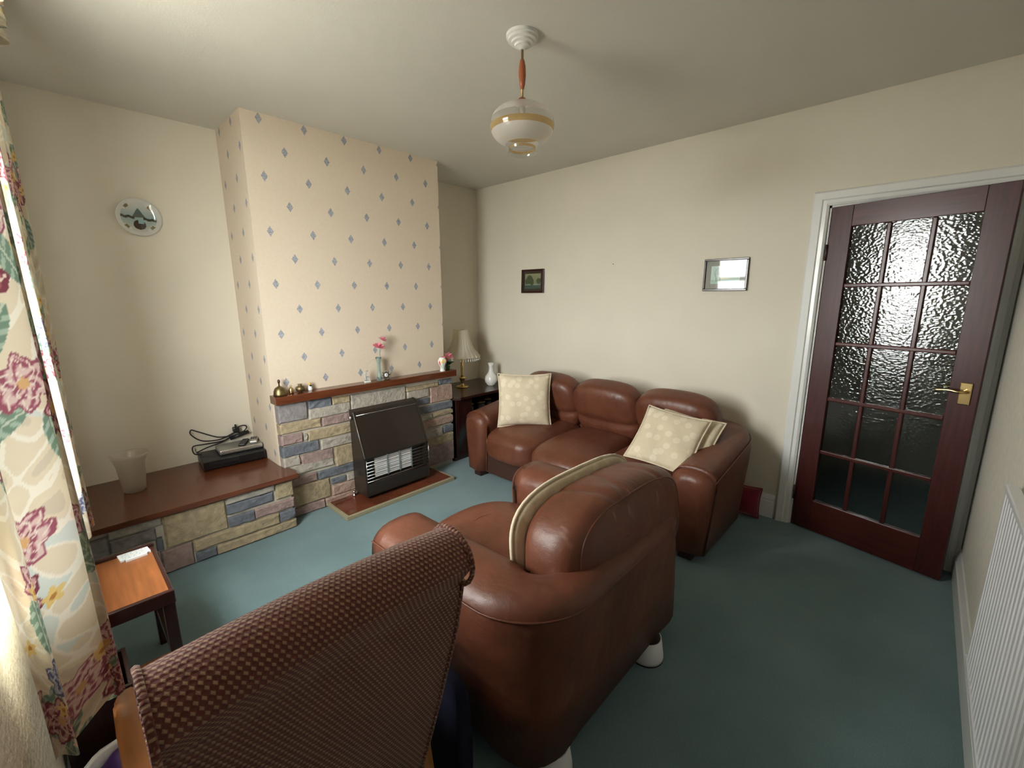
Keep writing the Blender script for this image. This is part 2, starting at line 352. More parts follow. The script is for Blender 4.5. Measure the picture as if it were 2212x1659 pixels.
def lathe(name, prof, m, parent=None, seg=28, loc=None, rot=None, rib=0., ribn=0, closed=True):
    vs, fs = [], []
    n = len(prof)
    for i in range(seg):
        a = 2*PI*i/seg; k = 1+rib*math.cos(ribn*a)
        for r, z in prof: vs.append((r*k*math.cos(a), r*k*math.sin(a), z))
    for i in range(seg):
        j = (i+1) % seg
        for k in range(n-1): fs.append((i*n+k, j*n+k, j*n+k+1, i*n+k+1))
    if closed:
        if prof[0][0] > 1e-4: fs.append(tuple(i*n for i in range(seg))[::-1])
        if prof[-1][0] > 1e-4: fs.append(tuple(i*n+n-1 for i in range(seg)))
    me = bpy.data.meshes.new(name); me.from_pydata(vs, [], fs)
    bm = bmesh.new(); bm.from_mesh(me); bmesh.ops.remove_doubles(bm, verts=bm.verts, dist=1e-5); bpy.data.meshes.remove(me)
    return bm_obj(name, bm, m, parent, True, loc, rot)
def tube_geo(pts, r, seg=8, vs=None, fs=None, cyc=False):
    vs = [] if vs is None else vs; fs = [] if fs is None else fs
    P = [Vector(p) for p in pts]; n = len(P); b0 = len(vs)
    up = None
    for i, p in enumerate(P):
        t = (P[(i+1) % n]-P[i-1]) if cyc else (P[min(i+1, n-1)]-P[max(i-1, 0)])
        t.normalize()
        if up is None:
            up = Vector((0, 0, 1)) if abs(t.z) < .9 else Vector((1, 0, 0))
        x = t.cross(up).normalized(); y = x.cross(t).normalized(); up = y
        rr = r[i] if isinstance(r, (list, tuple)) else r
        for k in range(seg):
            a = 2*PI*k/seg; vs.append(tuple(p+x*rr*math.cos(a)+y*rr*math.sin(a)))
    for i in range(n if cyc else n-1):
        j = (i+1) % n
        for k in range(seg): fs.append((b0+i*seg+k, b0+i*seg+(k+1) % seg, b0+j*seg+(k+1) % seg, b0+j*seg+k))
    if not cyc:
        fs.append(tuple(b0+k for k in range(seg))[::-1]); fs.append(tuple(b0+(n-1)*seg+k for k in range(seg)))
    return vs, fs
def tube(name, pts, r, m, parent=None, seg=8, cyc=False, loc=None, rot=None):
    vs, fs = tube_geo(pts, r, seg, cyc=cyc)
    return mesh_obj(name, vs, fs, m, parent, True, loc, rot)
def smooth_path(pts, n=8):
    """Catmull-Rom through the points"""
    P = [np.array(p, float) for p in pts]; P = [2*P[0]-P[1]] + P + [2*P[-1]-P[-2]]; out = []
    for i in range(1, len(P)-2):
        for k in range(n):
            t = k/n
            out.append(.5*(2*P[i]+(P[i+1]-P[i-1])*t+(2*P[i-1]-5*P[i]+4*P[i+1]-P[i+2])*t*t+(3*P[i]-P[i-1]-3*P[i+1]+P[i+2])*t**3))
    out.append(P[-2]); return [tuple(p) for p in out]
def puff_geo(sx, sy, sz, n=4., seg=14, fn=None):
    """a cube blown towards a superquadric; half sizes"""
    vid = {}; vs = []; fs = []
    def V(q):
        k = tuple(round(c, 5) for c in q)
        if k in vid: return vid[k]
        nn = (abs(q[0])**n+abs(q[1])**n+abs(q[2])**n)**(1/n)
        p = [q[0]/nn*sx, q[1]/nn*sy, q[2]/nn*sz]
        if fn: p = fn(*p)
        vs.append(tuple(p)); vid[k] = len(vs)-1; return vid[k]
    T = [math.tan((-1+2*i/seg)*PI/4) for i in range(seg+1)]
    for ax in range(3):
        for s in (-1, 1):
            for i in range(seg):
                for j in range(seg):
                    q = []
                    for a, b in ((T[i], T[j]), (T[i+1], T[j]), (T[i+1], T[j+1]), (T[i], T[j+1])):
                        c = [0, 0, 0]; c[ax] = s; c[(ax+1) % 3] = a; c[(ax+2) % 3] = b; q.append(V(c))
                    fs.append(tuple(q if s > 0 else q[::-1]))
    return vs, fs
def puff(name, sx, sy, sz, m, parent=None, n=4., seg=14, loc=None, rot=None, fn=None):
    vs, fs = puff_geo(sx, sy, sz, n, seg, fn)
    return mesh_obj(name, vs, fs, m, parent, True, loc, rot)
def set_uv(o, fn):
    me = o.data; uv = me.uv_layers.new(name='UVMap')
    co = [v.co for v in me.vertices]
    for p in me.polygons:
        for li in p.loop_indices:
            uv.data[li].uv = fn(co[me.loops[li].vertex_index], p.normal)
def set_print(o, cols):
    a = o.data.color_attributes.new(name='print', type='FLOAT_COLOR', domain='POINT')
    arr = np.ones((len(o.data.vertices), 4), np.float32); arr[:, :3] = cols
    a.data.foreach_set('color', arr.ravel())

# ================================================================== the room
H, L, XW = 2.55, 3.828, -3.35          # ceiling height, back wall depth, window wall
XL, XR, DC = -2.2716, -.8631, .4978    # chimney breast
T = .22
struct(box('floor', XW-.02, 1.6, -L-1.0, .02, -.1, 0, M['carpet']))
struct(box('ceiling', XW-.4, 1.6, -L-1.0, .25, H, H+.1, M['ceil']))
struct(box('wall_back', XW-.4, .2, 0, T, 0, H, M['wall']))
# right wall with the doorway y from -3.035 to -3.775
DY0, DY1, DZ = -3.035, -3.775, 1.99
bm = bmesh.new()
add_box(bm, 0, .14, DY0, 0, 0, H); add_box(bm, 0, .14, -4.75, DY1, 0, H); add_box(bm, 0, .14, DY1, DY0, DZ, H)
struct(bm_obj('wall_right', bm, M['wall']))
struct(box('wall_front', XW-.4, 0, -L-.2, -L, 0, H, M['wallgrey']))
# left wall with the window opening
WZ0 = .92
bm = bmesh.new()
_edges = [-L]+[e for wy in sorted(WINDOWS) for e in wy[:2]]+[0]
for i in range(0, len(_edges), 2): add_box(bm, XW-T, XW, _edges[i], _edges[i+1], 0, H)
for y0, y1, WZ1 in WINDOWS: add_box(bm, XW-T, XW, y0, y1, 0, WZ0); add_box(bm, XW-T, XW, y0, y1, WZ1, H)
struct(bm_obj('wall_left', bm, mat('rough_cream_wall', (.74, .70, .62), .75, bump=.6, bscale=45)))
# chimney breast: front face and returns carry the printed paper
bm = bmesh.new(); add_box(bm, XL, XR, -DC, 0, 0, H)
cb = struct(bm_obj('wall_chimney', bm, M['paper_front']))
cb.data.materials.append(M['paper_side'])
for p in cb.data.polygons:
    if abs(p.normal.x) > .5: p.material_index = 1
# hall behind the door
HM = mat('hall_wall_paint', (.50, .47, .42), .8)
bm = bmesh.new(); add_box(bm, 1.45, 1.55, -4.7, -1.6, 0, H); add_box(bm, .14, 1.45, -1.7, -1.6, 0, H); add_box(bm, .14, 1.45, -4.75, -4.65, 0, H)
struct(bm_obj('wall_hall', bm, HM))
# ground outside
struct(box('ground', -30, XW-T-.05, -16, 14, -.7, -.6, mat('paving', (.34, .32, .28), .95, var=.15, vscale=1.5)))

# skirting boards
def skirting(name, x0, x1, y0, y1, out, h=.16):
    """profiled board along a wall; out = unit direction into the room"""
    prof = [(0, 0), (.02, 0), (.02, h-.045), (.014, h-.04), (.016, h-.028), (.010, h-.012), (.006, h), (0, h)]
    if out[0]: poly = [(x0+out[0]*a, b) for a, b in prof]; o = prism(name, poly, y0, y1, 'y', M['white'])
    else: poly = [(y0+out[1]*a, b) for a, b in prof]; o = prism(name, poly, x0, x1, 'x', M['white'])
    return struct(o)
skirting('baseboard_right', 0, 0, -2.945, -.02, (-1, 0))
skirting('baseboard_front', XW, -.022, -L, -L, (0, 1), .15)
skirting('baseboard_left', XW, XW, -L+.03, -.75, (1, 0))

# door architrave
def architrave():
    prof = [(0, 0), (0, .012), (.012, .020), (.030, .018), (.036, .026), (.072, .026), (.080, .016), (.085, 0)]   # across (away from opening), proud
    out = []
    bm = bmesh.new()
    def run(pts):
        rings = [[bm.verts.new(p) for p in ring] for ring in pts]
        for a, b in zip(rings, rings[1:]):
            for i in range(len(a)-1): bm.faces.new((a[i], a[i+1], b[i+1], b[i]))
        bm.faces.new(rings[0]); bm.faces.new(rings[-1][::-1])
    yr = -L
    ring = lambda y0, sy, z0, sz: [(-pr, y0+sy*w_, z0+sz*w_) for w_, pr in prof]
    run([ring(DY0, 1, 0, 0), ring(DY0, 1, DZ, 1), [(-pr, DY1-min(w_, .05), DZ+w_) for w_, pr in prof], [(-pr, DY1-min(w_, .05), 0) for w_, pr in prof]])
    return bm_obj('trim_1', bm, M['white'])
struct(architrave())
bm = bmesh.new()
add_box(bm, 0, .14, DY0-.012, DY0, 0, DZ); add_box(bm, 0, .14, DY1, DY1+.012, 0, DZ); add_box(bm, 0, .14, DY1, DY0, DZ-.012, DZ)
struct(bm_obj('trim_2', bm, M['white']))

# ------------------------------------------------------------------ the glazed door, ajar (hinged at the left jamb)
door = bpy.data.objects.new('door_1', None); COL.objects.link(door); struct(door)
door['label'] = 'mahogany door with fifteen obscure glass panes standing ajar'
DW = .728; DH = 1.97; DT = .038
door.location = (-.012, DY0-.016, .008); door.rotation_euler = (0, 0, math.radians(-13.4))
# local: leaf runs along -y from the hinge, faces at x=0 (room) and x=DT ; room side is -x
st = .105; top = .115; bot = .20
gy = [-st, -DW+st]; gz = [bot, DH-top]
box('stile', 0, DT, -st, 0, 0, DH, M['mahog'], door, .002)
box('stile', 0, DT, -DW, -DW+st, 0, DH, M['mahog'], door, .002)
box('top_rail', 0, DT, -DW+st, -st, DH-top, DH, M['mahog_h'], door, .002)
box('bottom_rail', 0, DT, -DW+st, -st, 0, bot, M['mahog_h'], door, .002)
bw = .022
pw = (DW-2*st-2*bw)/3; ph = (DH-top-bot-4*bw)/5
for c in range(1, 3):
    y = -st-c*pw-(c-1)*bw
    box('glazing_bar', .006, DT-.006, y-bw, y, bot, DH-top, M['mahog'], door, .005)
for r in range(1, 5):
    z = bot+r*ph+(r-1)*bw
    box('glazing_bar', .0045, DT-.0045, -DW+st, -st, z, z+bw, M['mahog_h'], door, .005)
for c in range(3):
    for r in range(5):
        y1 = -st-c*(pw+bw); z0 = bot+r*(ph+bw)
        box('pane', .016, .021, y1-pw-.004, y1+.004, z0-.004, z0+ph+.004, M['obscure'], door)
# handle on both faces
hz = 1.0
for s, x in ((-1, 0), (1, DT)):
    h = box('handle_plate', x+s*.001, x+s*.009, -DW+.023, -DW+.068, hz-.055, hz+.055, M['brass'], door, .004)
    h['label'] = 'brass lever handle on backplate'
    lv = tube('lever', smooth_path([(x+s*.006, -DW+.045, hz+.012), (x+s*.04, -DW+.045, hz+.012), (x+s*.052, -DW+.060, hz+.012), (x+s*.050, -DW+.10, hz+.016), (x+s*.048, -DW+.145, hz+.010)]),
              .0075, M['brass'], h, 8)
for z in (.22, 1.72):
    tube('hinge', [(-.004, .002, z-.045), (-.004, .002, z+.045)], .007, M['darkwood'], door, 8)

# ------------------------------------------------------------------ window and its sill
for k, (WY0, WY1, WZ1) in enumerate(WINDOWS):
    win = bpy.data.objects.new('window_%d' % (k+1), None); COL.objects.link(win); win.location = (XW-.15, (WY0+WY1)/2, WZ0); struct(win)
    win['label'] = 'white framed window behind the two floral curtains'
    hw, hh = (WY1-WY0)/2, WZ1-WZ0
    def wbox(n, y0, y1, z0, z1, x0=-.03, x1=.03): return box(n, x0, x1, y0, y1, z0, z1, M['white'], win, .004)
    wbox('window_frame', -hw, -hw+.05, 0, hh); wbox('window_frame', hw-.05, hw, 0, hh); wbox('window_frame', -hw+.05, hw-.05, 0, .05); wbox('window_frame', -hw+.05, hw-.05, hh-.05, hh)
    tz = hh*.7
    wbox('transom', -hw+.05, hw-.05, tz, tz+.05, -.025, .025)
    for z0, z1 in ((.05, tz), (tz+.05, hh-.05)):
        box('pane', -.003, .003, -hw+.05, hw-.05, z0, z1, M['pane'], win)
    box('window_sill', .03, .152, -hw, hw, -.03, 0, M['white'], win, .006)

# ================================================================== fireplace
YS = -.5642
def stone_geo(w_, d_, h_, rng):
    """rough-faced stone, front towards -y, origin at back lower left corner"""
    nx, nz = (5 if w_ > .12 else 3), 3
    vs, fs = [], []
    c = min(.008, w_*.12, h_*.15)
    xs = [0]+[c]+[c+(w_-2*c)*i/(nx-1) for i in range(1, nx-1)]+[w_-c]+[w_]
    zs = [0]+[c]+[c+(h_-2*c)*i/(nz-1) for i in range(1, nz-1)]+[h_-c]+[h_]
    # front grid with a pitched edge
    for j, z in enumerate(zs):
        for i, x in enumerate(xs):
            edge = (i in (0, len(xs)-1)) or (j in (0, len(zs)-1))
            y = -d_+(.009 if edge else -rng.random()*.007)
            jx = 0 if edge and i in (0, len(xs)-1) else (rng.random()-.5)*.004
            vs.append((x+jx, y, z+((rng.random()-.5)*.005 if 0 < j < len(zs)-1 else 0)))
    W_ = len(xs)
    for j in range(len(zs)-1):
        for i in range(W_-1):
            a = j*W_+i; fs.append((a, a+1, a+W_+1, a+W_))
    # back ring
    per = [i for i in range(W_)]+[(j*W_+W_-1) for j in range(1, len(zs))]+[((len(zs)-1)*W_+i) for i in range(W_-2, -1, -1)]+[j*W_ for j in range(len(zs)-2, 0, -1)]
    b0 = len(vs)
    for k in per: vs.append((vs[k][0], 0, vs[k][2]))
    n = len(per)
    for k in range(n): fs.append((per[(k+1) % n], per[k], b0+k, b0+(k+1) % n))
    fs.append(tuple(b0+k for k in range(n)))
    return vs, fs
def lay(parent, x0, x1, z0, z1, yb, yf, colr):
    g = .0028; x0, x1, z0, z1 = (x0-g if x0 not in (XF0, -3.34) else x0), (x1+g if x1 not in (XF1, XB1) else x1), max(.003, z0-g), z1+g
    rng = random.Random(int(abs(x0)*9973+z0*7919))
    p = parent.location
    vs, fs = stone_geo(x1-x0, abs(yf-yb), z1-z0, rng)
    o = mesh_obj('stone', vs, fs, M['st_'+colr], parent, False, (x0-p.x, yb-p.y, z0-p.z))
    return o
fire = thing('stone_fireplace', 'coursed multicoloured stone fire surround on the diamond papered chimney breast', 'fireplace', (-1.547, -DC, 0))
XF0, XF1, XB1 = -2.262, -.832, -2.2646
box('mortar_core', XF0+.012-fire.location.x, XF1-.012-fire.location.x, YS+.014+DC, -.001, 0, .803, M['mortar'], fire)
STONES = [  # photo corners top-left / bottom-right on the face of the surround
 (603, 876, 665, 904, 'g'), (667, 867, 716, 876, 'b'), (718, 861, 755, 868, 't'), (668, 884, 756, 890, 'l'), (758, 854, 877, 864, 'l'),
 (607, 920, 694, 921, 't'), (697, 903, 756, 909, 'm'),
 (607, 945, 655, 954, 'm'), (657.5, 938, 664, 950, 'l'), (666, 934, 756, 934, 't'),
 (609, 969, 690, 971, 'b'), (694, 953, 756, 957, 'l'),
 (611, 992, 649, 1003, 'l'), (652, 985, 721, 988, 'm'), (725, 967, 758, 999, 't'),
 (612, 1014, 722, 1003, 'l'),
 (616, 1040, 686, 1037, 'm'), (689, 1020, 759, 1016, 'b'),
 (620, 1060, 715, 1071, 't'), (718, 1036, 748, 1037, 'b'), (751, 1026, 759, 1036, 'l'), (719, 1051, 760, 1058, 'p'),
 (878, 838, 946, 834, 't'), (949, 822, 979, 826, 'b'), (930, 839, 979, 861, 'p'), (880, 847, 927, 856, 'l'), (880, 869, 928, 871, 'b'),
 (885, 886, 979, 879, 'b'), (936, 894, 979, 891, 't'), (890, 904, 934, 904, 'l'), (895, 917, 979, 911, 'p'),
 (900, 938, 956, 940, 'l'), (959, 921, 979, 930, 'b'), (900, 956, 980, 950, 't'), (905, 972, 981, 990, 'm'),
]
for x0, y0, x1, y1, c in STONES:
    a = at(x0, y0, 'y', YS); b = at(x1, y1, 'y', YS)
    X0 = XF0 if x0 < 625 else a[0]; X1 = XF1 if x1 > 977 else (-1.776 if 753 < x1 < 761 else b[0])
    Z1 = min(a[2], .803); Z0 = max(b[2], .004)
    if Z1-Z0 > .012: lay(fire, X0, X1, Z0, Z1, -DC-.002, YS, c)
a = at(664, 1091, 'y', YS); lay(fire, XF0, -2.02, .004, a[2], -DC-.002, YS, 'm'); lay(fire, -2.010, -1.62, .004, a[2]-.004, -DC-.002, YS, 'p')

mantel = box('mantel_shelf', -2.2829, -.8118, -.6052, -DC-.001, .8062, .8582, M['wood'], None, .003)
tag(mantel, 'long brown wooden mantel shelf over the stone surround', 'shelf')

hearth = thing('hearth', 'low hearth of glossy red brown tile with pale kerb before the fire', 'hearth', (-1.544, -.717, 0))
box('hearth_tile', -2.007+.022+1.544, -1.0819-.022+1.544, -.848+.717, YS-.004+.717, .0, .030, M['tile'], hearth, .002)
box('kerb', -2.007+1.544, -1.0819+1.544, -.8702+.717, -.849+.717, 0, .028, M['kerb'], hearth, .003)
box('kerb', -2.007+1.544, -1.986+1.544, -.849+.717, YS-.004+.717, 0, .028, M['kerb'], hearth, .003)
box('kerb', -1.103+1.544, -1.0819+1.544, -.849+.717, YS-.004+.717, 0, .028, M['kerb'], hearth, .003)

# gas fire
gf = thing('gas_fire', 'dark brown gas fire with wire guard standing on the hearth', 'heater', (-1.522, -.66, .030))
gx0, gx1 = -.275, .275
side = [(.084, .03), (.084, .655), (.035, .640), (-.092, .325), (-.092, .302), (-.03, .302), (-.03, .135), (-.10, .125), (-.10, .03)]
for x0, x1 in ((gx0, gx0+.018), (gx1-.018, gx1)):
    prism('side_panel', side[:5]+[(-.095, .135), (-.10, .125), (-.10, .03)] if x0 < 0 else side[:5]+[(-.095, .135), (-.10, .125), (-.10, .03)], x0, x1, 'x', M['brownmetal'], gf, .002)
prism('hood', [(.084, .10), (.084, .653), (.036, .638), (-.094, .322), (-.088, .308), (-.035, .310), (-.035, .10)], gx0+.018, gx1-.018, 'x', M['brownmetal'], gf, .002)
box('base_box', gx0+.018, gx1-.018, -.10, .084, .03, .125, M['brownmetal'], gf, .004)
box('foot', gx0+.03, gx1-.03, -.06, .08, 0, .03, M['black'], gf)
tube('trim_strip', [(gx0+.02, .0225, .614), (gx1-.02, .0225, .614)], .003, M['chrome'], gf, 6)
tube('edge_strip', [(gx0+.004, .034, .640), (gx0+.004, -.094, .323)], .0025, M['silver'], gf, 6)
for k in range(3):
    x0 = -.175+k*.105
    pnl = box('radiant', x0+.004, x0+.101, -.048, -.037, .14, .30, M['ceramic'], gf)
    for j in range(10):
        box('radiant_bar', x0+.004, x0+.101, -.056, -.047, .146+j*.0152, .153+j*.0152, M['paper'], pnl)
    box('divider', x0+.096, x0+.107, -.062, -.047, .135, .302, M['chrome'], gf)
for j in range(7):
    z = .145+j*.0245
    tube('guard_wire', [(gx0+.008, -.05, z), (gx0+.008, -.108, z), (gx1-.008, -.108, z), (gx1-.008, -.05, z)], .0018, M['chrome'], gf, 6)
for x in (gx0+.008, gx1-.008):
    tube('guard_post', [(x, -.106, .14), (x, -.106, .305)], .0022, M['chrome'], gf, 6)
tube('knob', [(gx0-.002, .05, .60), (gx0-.020, .05, .60)], .016, M['chrome'], gf, 14)
lathe('gas_tap', [(0, 0), (.014, 0), (.014, .012), (.008, .016), (.008, .03), (.013, .034), (.013, .042), (0, .044)], M['chrome'], gf, 14, (gx0-.022, .055, 0))

# ------------------------------------------------------------------ low stone bench in the left alcove
YB = -.6964
bench = thing('stone_bench', 'low coursed stone plinth filling the left alcove under a wooden top', 'plinth', (-2.8, -.35, 0))
box('mortar_core', XW+.002+2.8, XB1-.012+2.8, YB+.014+.35, -.002+.35, 0, .3425, M['mortar'], bench)
ZR = [(.228, .306), (.148, .206), (.072, .132), (.004, .056)]     # four courses, top to bottom
def px_x(px, py): return at(px, py, 'y', YB)[0]
for x0, x1, z0, z1, c in (
    (px_x(597, 1061), XB1, ZR[0][0], .333, 't'), (px_x(492, 1105), px_x(591, 1077), ZR[0][0], ZR[0][1]-.022, 'b'), (px_x(489, 1087), px_x(594, 1063), ZR[0][1]-.012, .336, 'l'),
    (px_x(553, 1110), XB1, ZR[1][0], ZR[1][1], 'm'), (px_x(497, 1132), px_x(551, 1112), ZR[1][0], ZR[1][1], 'b'),
    (px_x(607, 1120), XB1, ZR[2][0], ZR[2][1], 'b'), (px_x(420, 1178), px_x(604, 1120), ZR[2][0], ZR[2][1], 't'),
    (px_x(473, 1194), XB1, ZR[3][0], ZR[3][1], 't'), (px_x(427, 1210), px_x(470, 1195), ZR[3][0], ZR[3][1], 'b'),
    (px_x(358, 1160), px_x(490, 1117), ZR[1][0], .333, 't'), (px_x(352, 1218), px_x(419, 1198), ZR[3][0], ZR[2][1], 'm'),
    (px_x(340, 1180), px_x(352, 1180), ZR[1][0], ZR[0][0]-.01, 'b'), (px_x(240, 1190), px_x(337, 1158), ZR[0][0]-.014, .278, 'g'), (px_x(240, 1190), px_x(352, 1150), .290, .336, 'l'),
    (-3.34, px_x(235, 1180), ZR[1][0], ZR[0][1], 'g'), (-3.34, -3.10, ZR[3][0], ZR[2][1], 't'), (-3.085, px_x(346, 1220), ZR[2][0]-.03, ZR[2][1], 'g'), (-3.085, px_x(346, 1220), ZR[3][0], ZR[2][0]-.045, 'm')):
    if x1-x0 > .01: lay(bench, x0, x1, z0, z1, -.62, YB, c)
bt = prism('bench_top', [(XW+.002, -.002), (XL-.003, -.002), (XL-.003, -.49), (XF0-.006, -.49), (XF0-.006, YS-.012), (-2.235, YS-.012), (-2.235, -.728), (XW+.002, -.728)], .343, .373, 'z', M['wood'], None, .003)
tag(bt, 'long polished brown wooden top on the low stone plinth', 'shelf')

# things on the bench
def vase_prof(pts, t=.004):
    """outer profile, then back down the inside"""
    return [(0, pts[0][1])]+pts+[(max(r-t, .001), z) for r, z in pts[::-1] if z > pts[0][1]+t]+[(0, pts[0][1]+t)]
v = lathe('glass_vase', vase_prof([(.046, 0), (.053, .008), (.057, .06), (.063, .13), (.067, .165), (.074, .19), (.084, .21), (.088, .228)], .006), M['frostvase'], None, 36, (-2.99, -.285, .374), rib=.018, ribn=12)
tag(v, 'large cloudy cut glass vase with flared rim on the wooden bench top', 'vase')
vr = thing('video_recorder', 'flat black video recorder lying on the wooden bench top', 'recorder', (-2.456, -.150, .374), math.radians(-4))
box('case', -.18, .18, -.125, .125, .006, .066, M['black'], vr, .004)
box('front_panel', -.178, .178, -.131, -.124, .010, .062, mat('gloss_black', (.008, .008, .01), .12, coat=.5), vr, .003)
box('tape_slot', -.15, .02, -.133, -.130, .034, .054, M['black'], vr, .001)
for x in (-.15, .15):
    for y in (-.1, .1): lathe('foot', [(0, 0), (.012, 0), (.012, .007), (0, .007)], M['black'], vr, 12, (x, y, 0))
db = thing('silver_disc_player', 'slim silver disc player stacked on the black recorder', 'disc player', (-2.403, -.135, .441), math.radians(-4))
box('case', -.128, .128, -.085, .095, .003, .032, M['silver'], db, .005)
box('front_trim', -.127, .127, -.094, -.083, .010, .034, mat('bright_silver', (.62, .60, .55), .25, metal=.8), db, .005)
for x in (-.1, .1):
    for y in (-.06, .07): lathe('foot', [(0, 0), (.009, 0), (.009, .005), (0, .005)], M['black'], db, 10, (x, y, -.001))
rm = thing('remote_control', 'black remote control lying on the silver disc player', 'remote', (-2.375, -.150, .4745), math.radians(62))
box('case', -.065, .065, -.021, .021, 0, .018, M['black'], rm, .007)
for i in range(5):
    for j in range(3): box('button', -.05+i*.018, -.042+i*.018, -.014+j*.011, -.008+j*.011, .0175, .0195, mat('grey_rubber', (.10, .10, .11), .6), rm)
rm2 = thing('cordless_handset', 'small silver keypad handset lying beside the black remote', 'handset', (-2.310, -.148, .4745), math.radians(70))
box('case', -.060, .060, -.024, .024, 0, .020, M['silver'], rm2, .006)
for i in range(4):
    for j in range(3): box('key', -.01+i*.016, .001+i*.016, -.017+j*.0125, -.008+j*.0125, .0195, .0215, M['black'], rm2)
cab = thing('cable', 'tangled black power cable with plug heaped behind the disc player', 'cable', (-2.52, -.06, .44))
pth = smooth_path([(-.10, -.06, .010), (-.135, -.03, .02), (-.13, .0, .06), (-.06, .02, .055), (.05, .03, .05), (.10, .025, .075), (.02, .03, .085), (-.09, .03, .15), (-.125, .02, .17), (-.13, .01, .14), (-.08, .0, .09), (.0, .01, .07),
                   (.06, .015, .075), (.12, .02, .095), (.17, .02, .09), (.20, .015, .115), (.19, .02, .135), (.15, .025, .13), (.13, .02, .10), (.05, .02, .05), (-.05, .0, .035), (-.12, -.02, .02)], 8)
tube('lead', pth, .0042, M['black'], cab, 8)
box('plug', .115, .155, .005, .045, .095, .135, M['black'], cab, .008)
tube('plug_pins', [(.135, .025, .13), (.135, .025, .152)], .006, M['black'], cab, 8)
tube('inline_adaptor', [(.09, .02, .06), (.21, .015, .085)], .014, M['black'], cab, 10)

# ------------------------------------------------------------------ mantel ornaments
ZM = .8587
def bell(loc):
    b = thing('brass_hand_bell', 'tarnished brass hand bell with turned wooden handle on the mantel end', 'bell', loc)
    lathe('bell_body', [(0, .004), (.036, 0), (.040, .002), (.038, .012), (.036, .03), (.028, .048), (.014, .058), (.006, .062), (0, .064)], M['oldbrass'], b, 28)
    lathe('handle', [(0, .062), (.005, .062), (.004, .075), (.008, .088), (.008, .098), (.004, .104), (0, .105)], M['mahog'], b, 14)
bell((-2.235, -.548, ZM))
p = thing('brass_bell_ornament', 'tiny bright brass bell ornament between bell and round pot', 'ornament', (-2.166, -.552, ZM))
lathe('bell_body', [(0, 0), (.015, 0), (.014, .01), (.016, .025), (.010, .040), (.004, .046), (0, .047)], M['brass'], p, 20)
tube('ring', [(.0+.006*math.cos(a), 0, .052+.006*math.sin(a)) for a in [2*PI*i/12 for i in range(12)]], .0015, M['oldbrass'], p, 6, True)
v = lathe('brass_pot', vase_prof([(.010, 0), (.022, .008), (.030, .022), (.027, .036), (.012, .046), (.009, .050), (.018, .055)], .002), M['oldbrass'], None, 28, (-2.105, -.545, ZM))
tag(v, 'small round tarnished brass pot with narrow lipped neck on the mantel', 'pot')
p = thing('china_figurine', 'tiny white china figure with golden head and dark bow on the mantel', 'figurine', (-2.035, -.530, ZM))
lathe('body', [(0, 0), (.014, 0), (.015, .012), (.011, .028), (.007, .036), (0, .038)], M['porcelain'], p, 18)
puff('head', .0085, .0085, .0095, mat('gold_glaze', (.62, .38, .10), .3), p, 2.2, 6, (0, 0, .046))
puff('bow', .009, .004, .005, M['black'], p, 2.5, 6, (0, -.010, .034))

fv = thing('bud_vase', 'slim clear glass bud vase holding two pink flowers on the mantel', 'vase', (-1.525, -.556, ZM))
lathe('glass', vase_prof([(.022, 0), (.024, .01), (.017, .04), (.013, .09), (.014, .13), (.020, .165), (.023, .178)], .002), mat('pale_green_glass', (.72, .84, .82), .06, trans=.9, ior=1.45), fv, 24)
def flower(parent, c, r, m, tilt, nm='blossom', rows=((10, 1., .15), (8, .7, .5), (5, .4, .9))):
    vs, fs = [], []
    R = Euler(tilt).to_matrix()
    for n, k, up in rows:
        for i in range(n):
            a = 2*PI*i/n+k*3
            for s_, wd, hgt in ((0, .25, 0), (.5, .36, .1), (.85, .30, .22), (1., .08, .25)):
                for sd in (-1, 1):
                    rr = r*k*s_; z = r*(up*s_*.75+hgt*(.3))
                    q = R @ Vector((rr*math.cos(a)-sd*wd*r*k*math.sin(a), rr*math.sin(a)+sd*wd*r*k*math.cos(a), z)); vs.append(tuple(q+Vector(c)))
            b = len(vs)-8
            for j in range(3): fs.append((b+2*j, b+2*j+1, b+2*j+3, b+2*j+2))
    return mesh_obj(nm, vs, fs, m, parent, True)
tube('stem', smooth_path([(0, 0, .01), (.002, 0, .10), (.008, -.004, .19), (.002, -.012, .255)]), .0022, M['greenglass'], fv, 6)
tube('stem', smooth_path([(.003, 0, .01), (.004, 0, .12), (.018, 0, .22), (.040, -.004, .302)]), .0022, M['greenglass'], fv, 6)
flower(fv, (.002, -.012, .255), .046, M['pink'], (.35, .1, 0))
flower(fv, (.040, -.004, .302), .042, M['pink'], (.2, .5, 0))
for s in (-1, 1):
    tube('glass_loop', smooth_path([(s*.012, 0, .16), (s*.035, 0, .165), (s*.075, 0, .14), (s*.095, 0, .07), (s*.098, .004, .0)], 6), .0016, M['clear'], fv, 6)

p = thing('glass_swan', 'little clear glass swan ornament on a white plinth on the mantel', 'ornament', (-1.628, -.560, ZM))
box('plinth', -.022, .022, -.014, .014, 0, .010, M['porcelain'], p, .003)
tube('swan_neck', smooth_path([(-.012, 0, .012), (-.016, 0, .045), (-.012, 0, .078), (.0, 0, .09), (.008, 0, .078)]), [.010*(1-.6*i/32) for i in range(33)], mat('crystal', (.85, .9, .9), .05, trans=.85, ior=1.5), p, 8)
puff('swan_body', .014, .009, .018, MATS['crystal'], p, 2.5, 8, (.004, 0, .028))

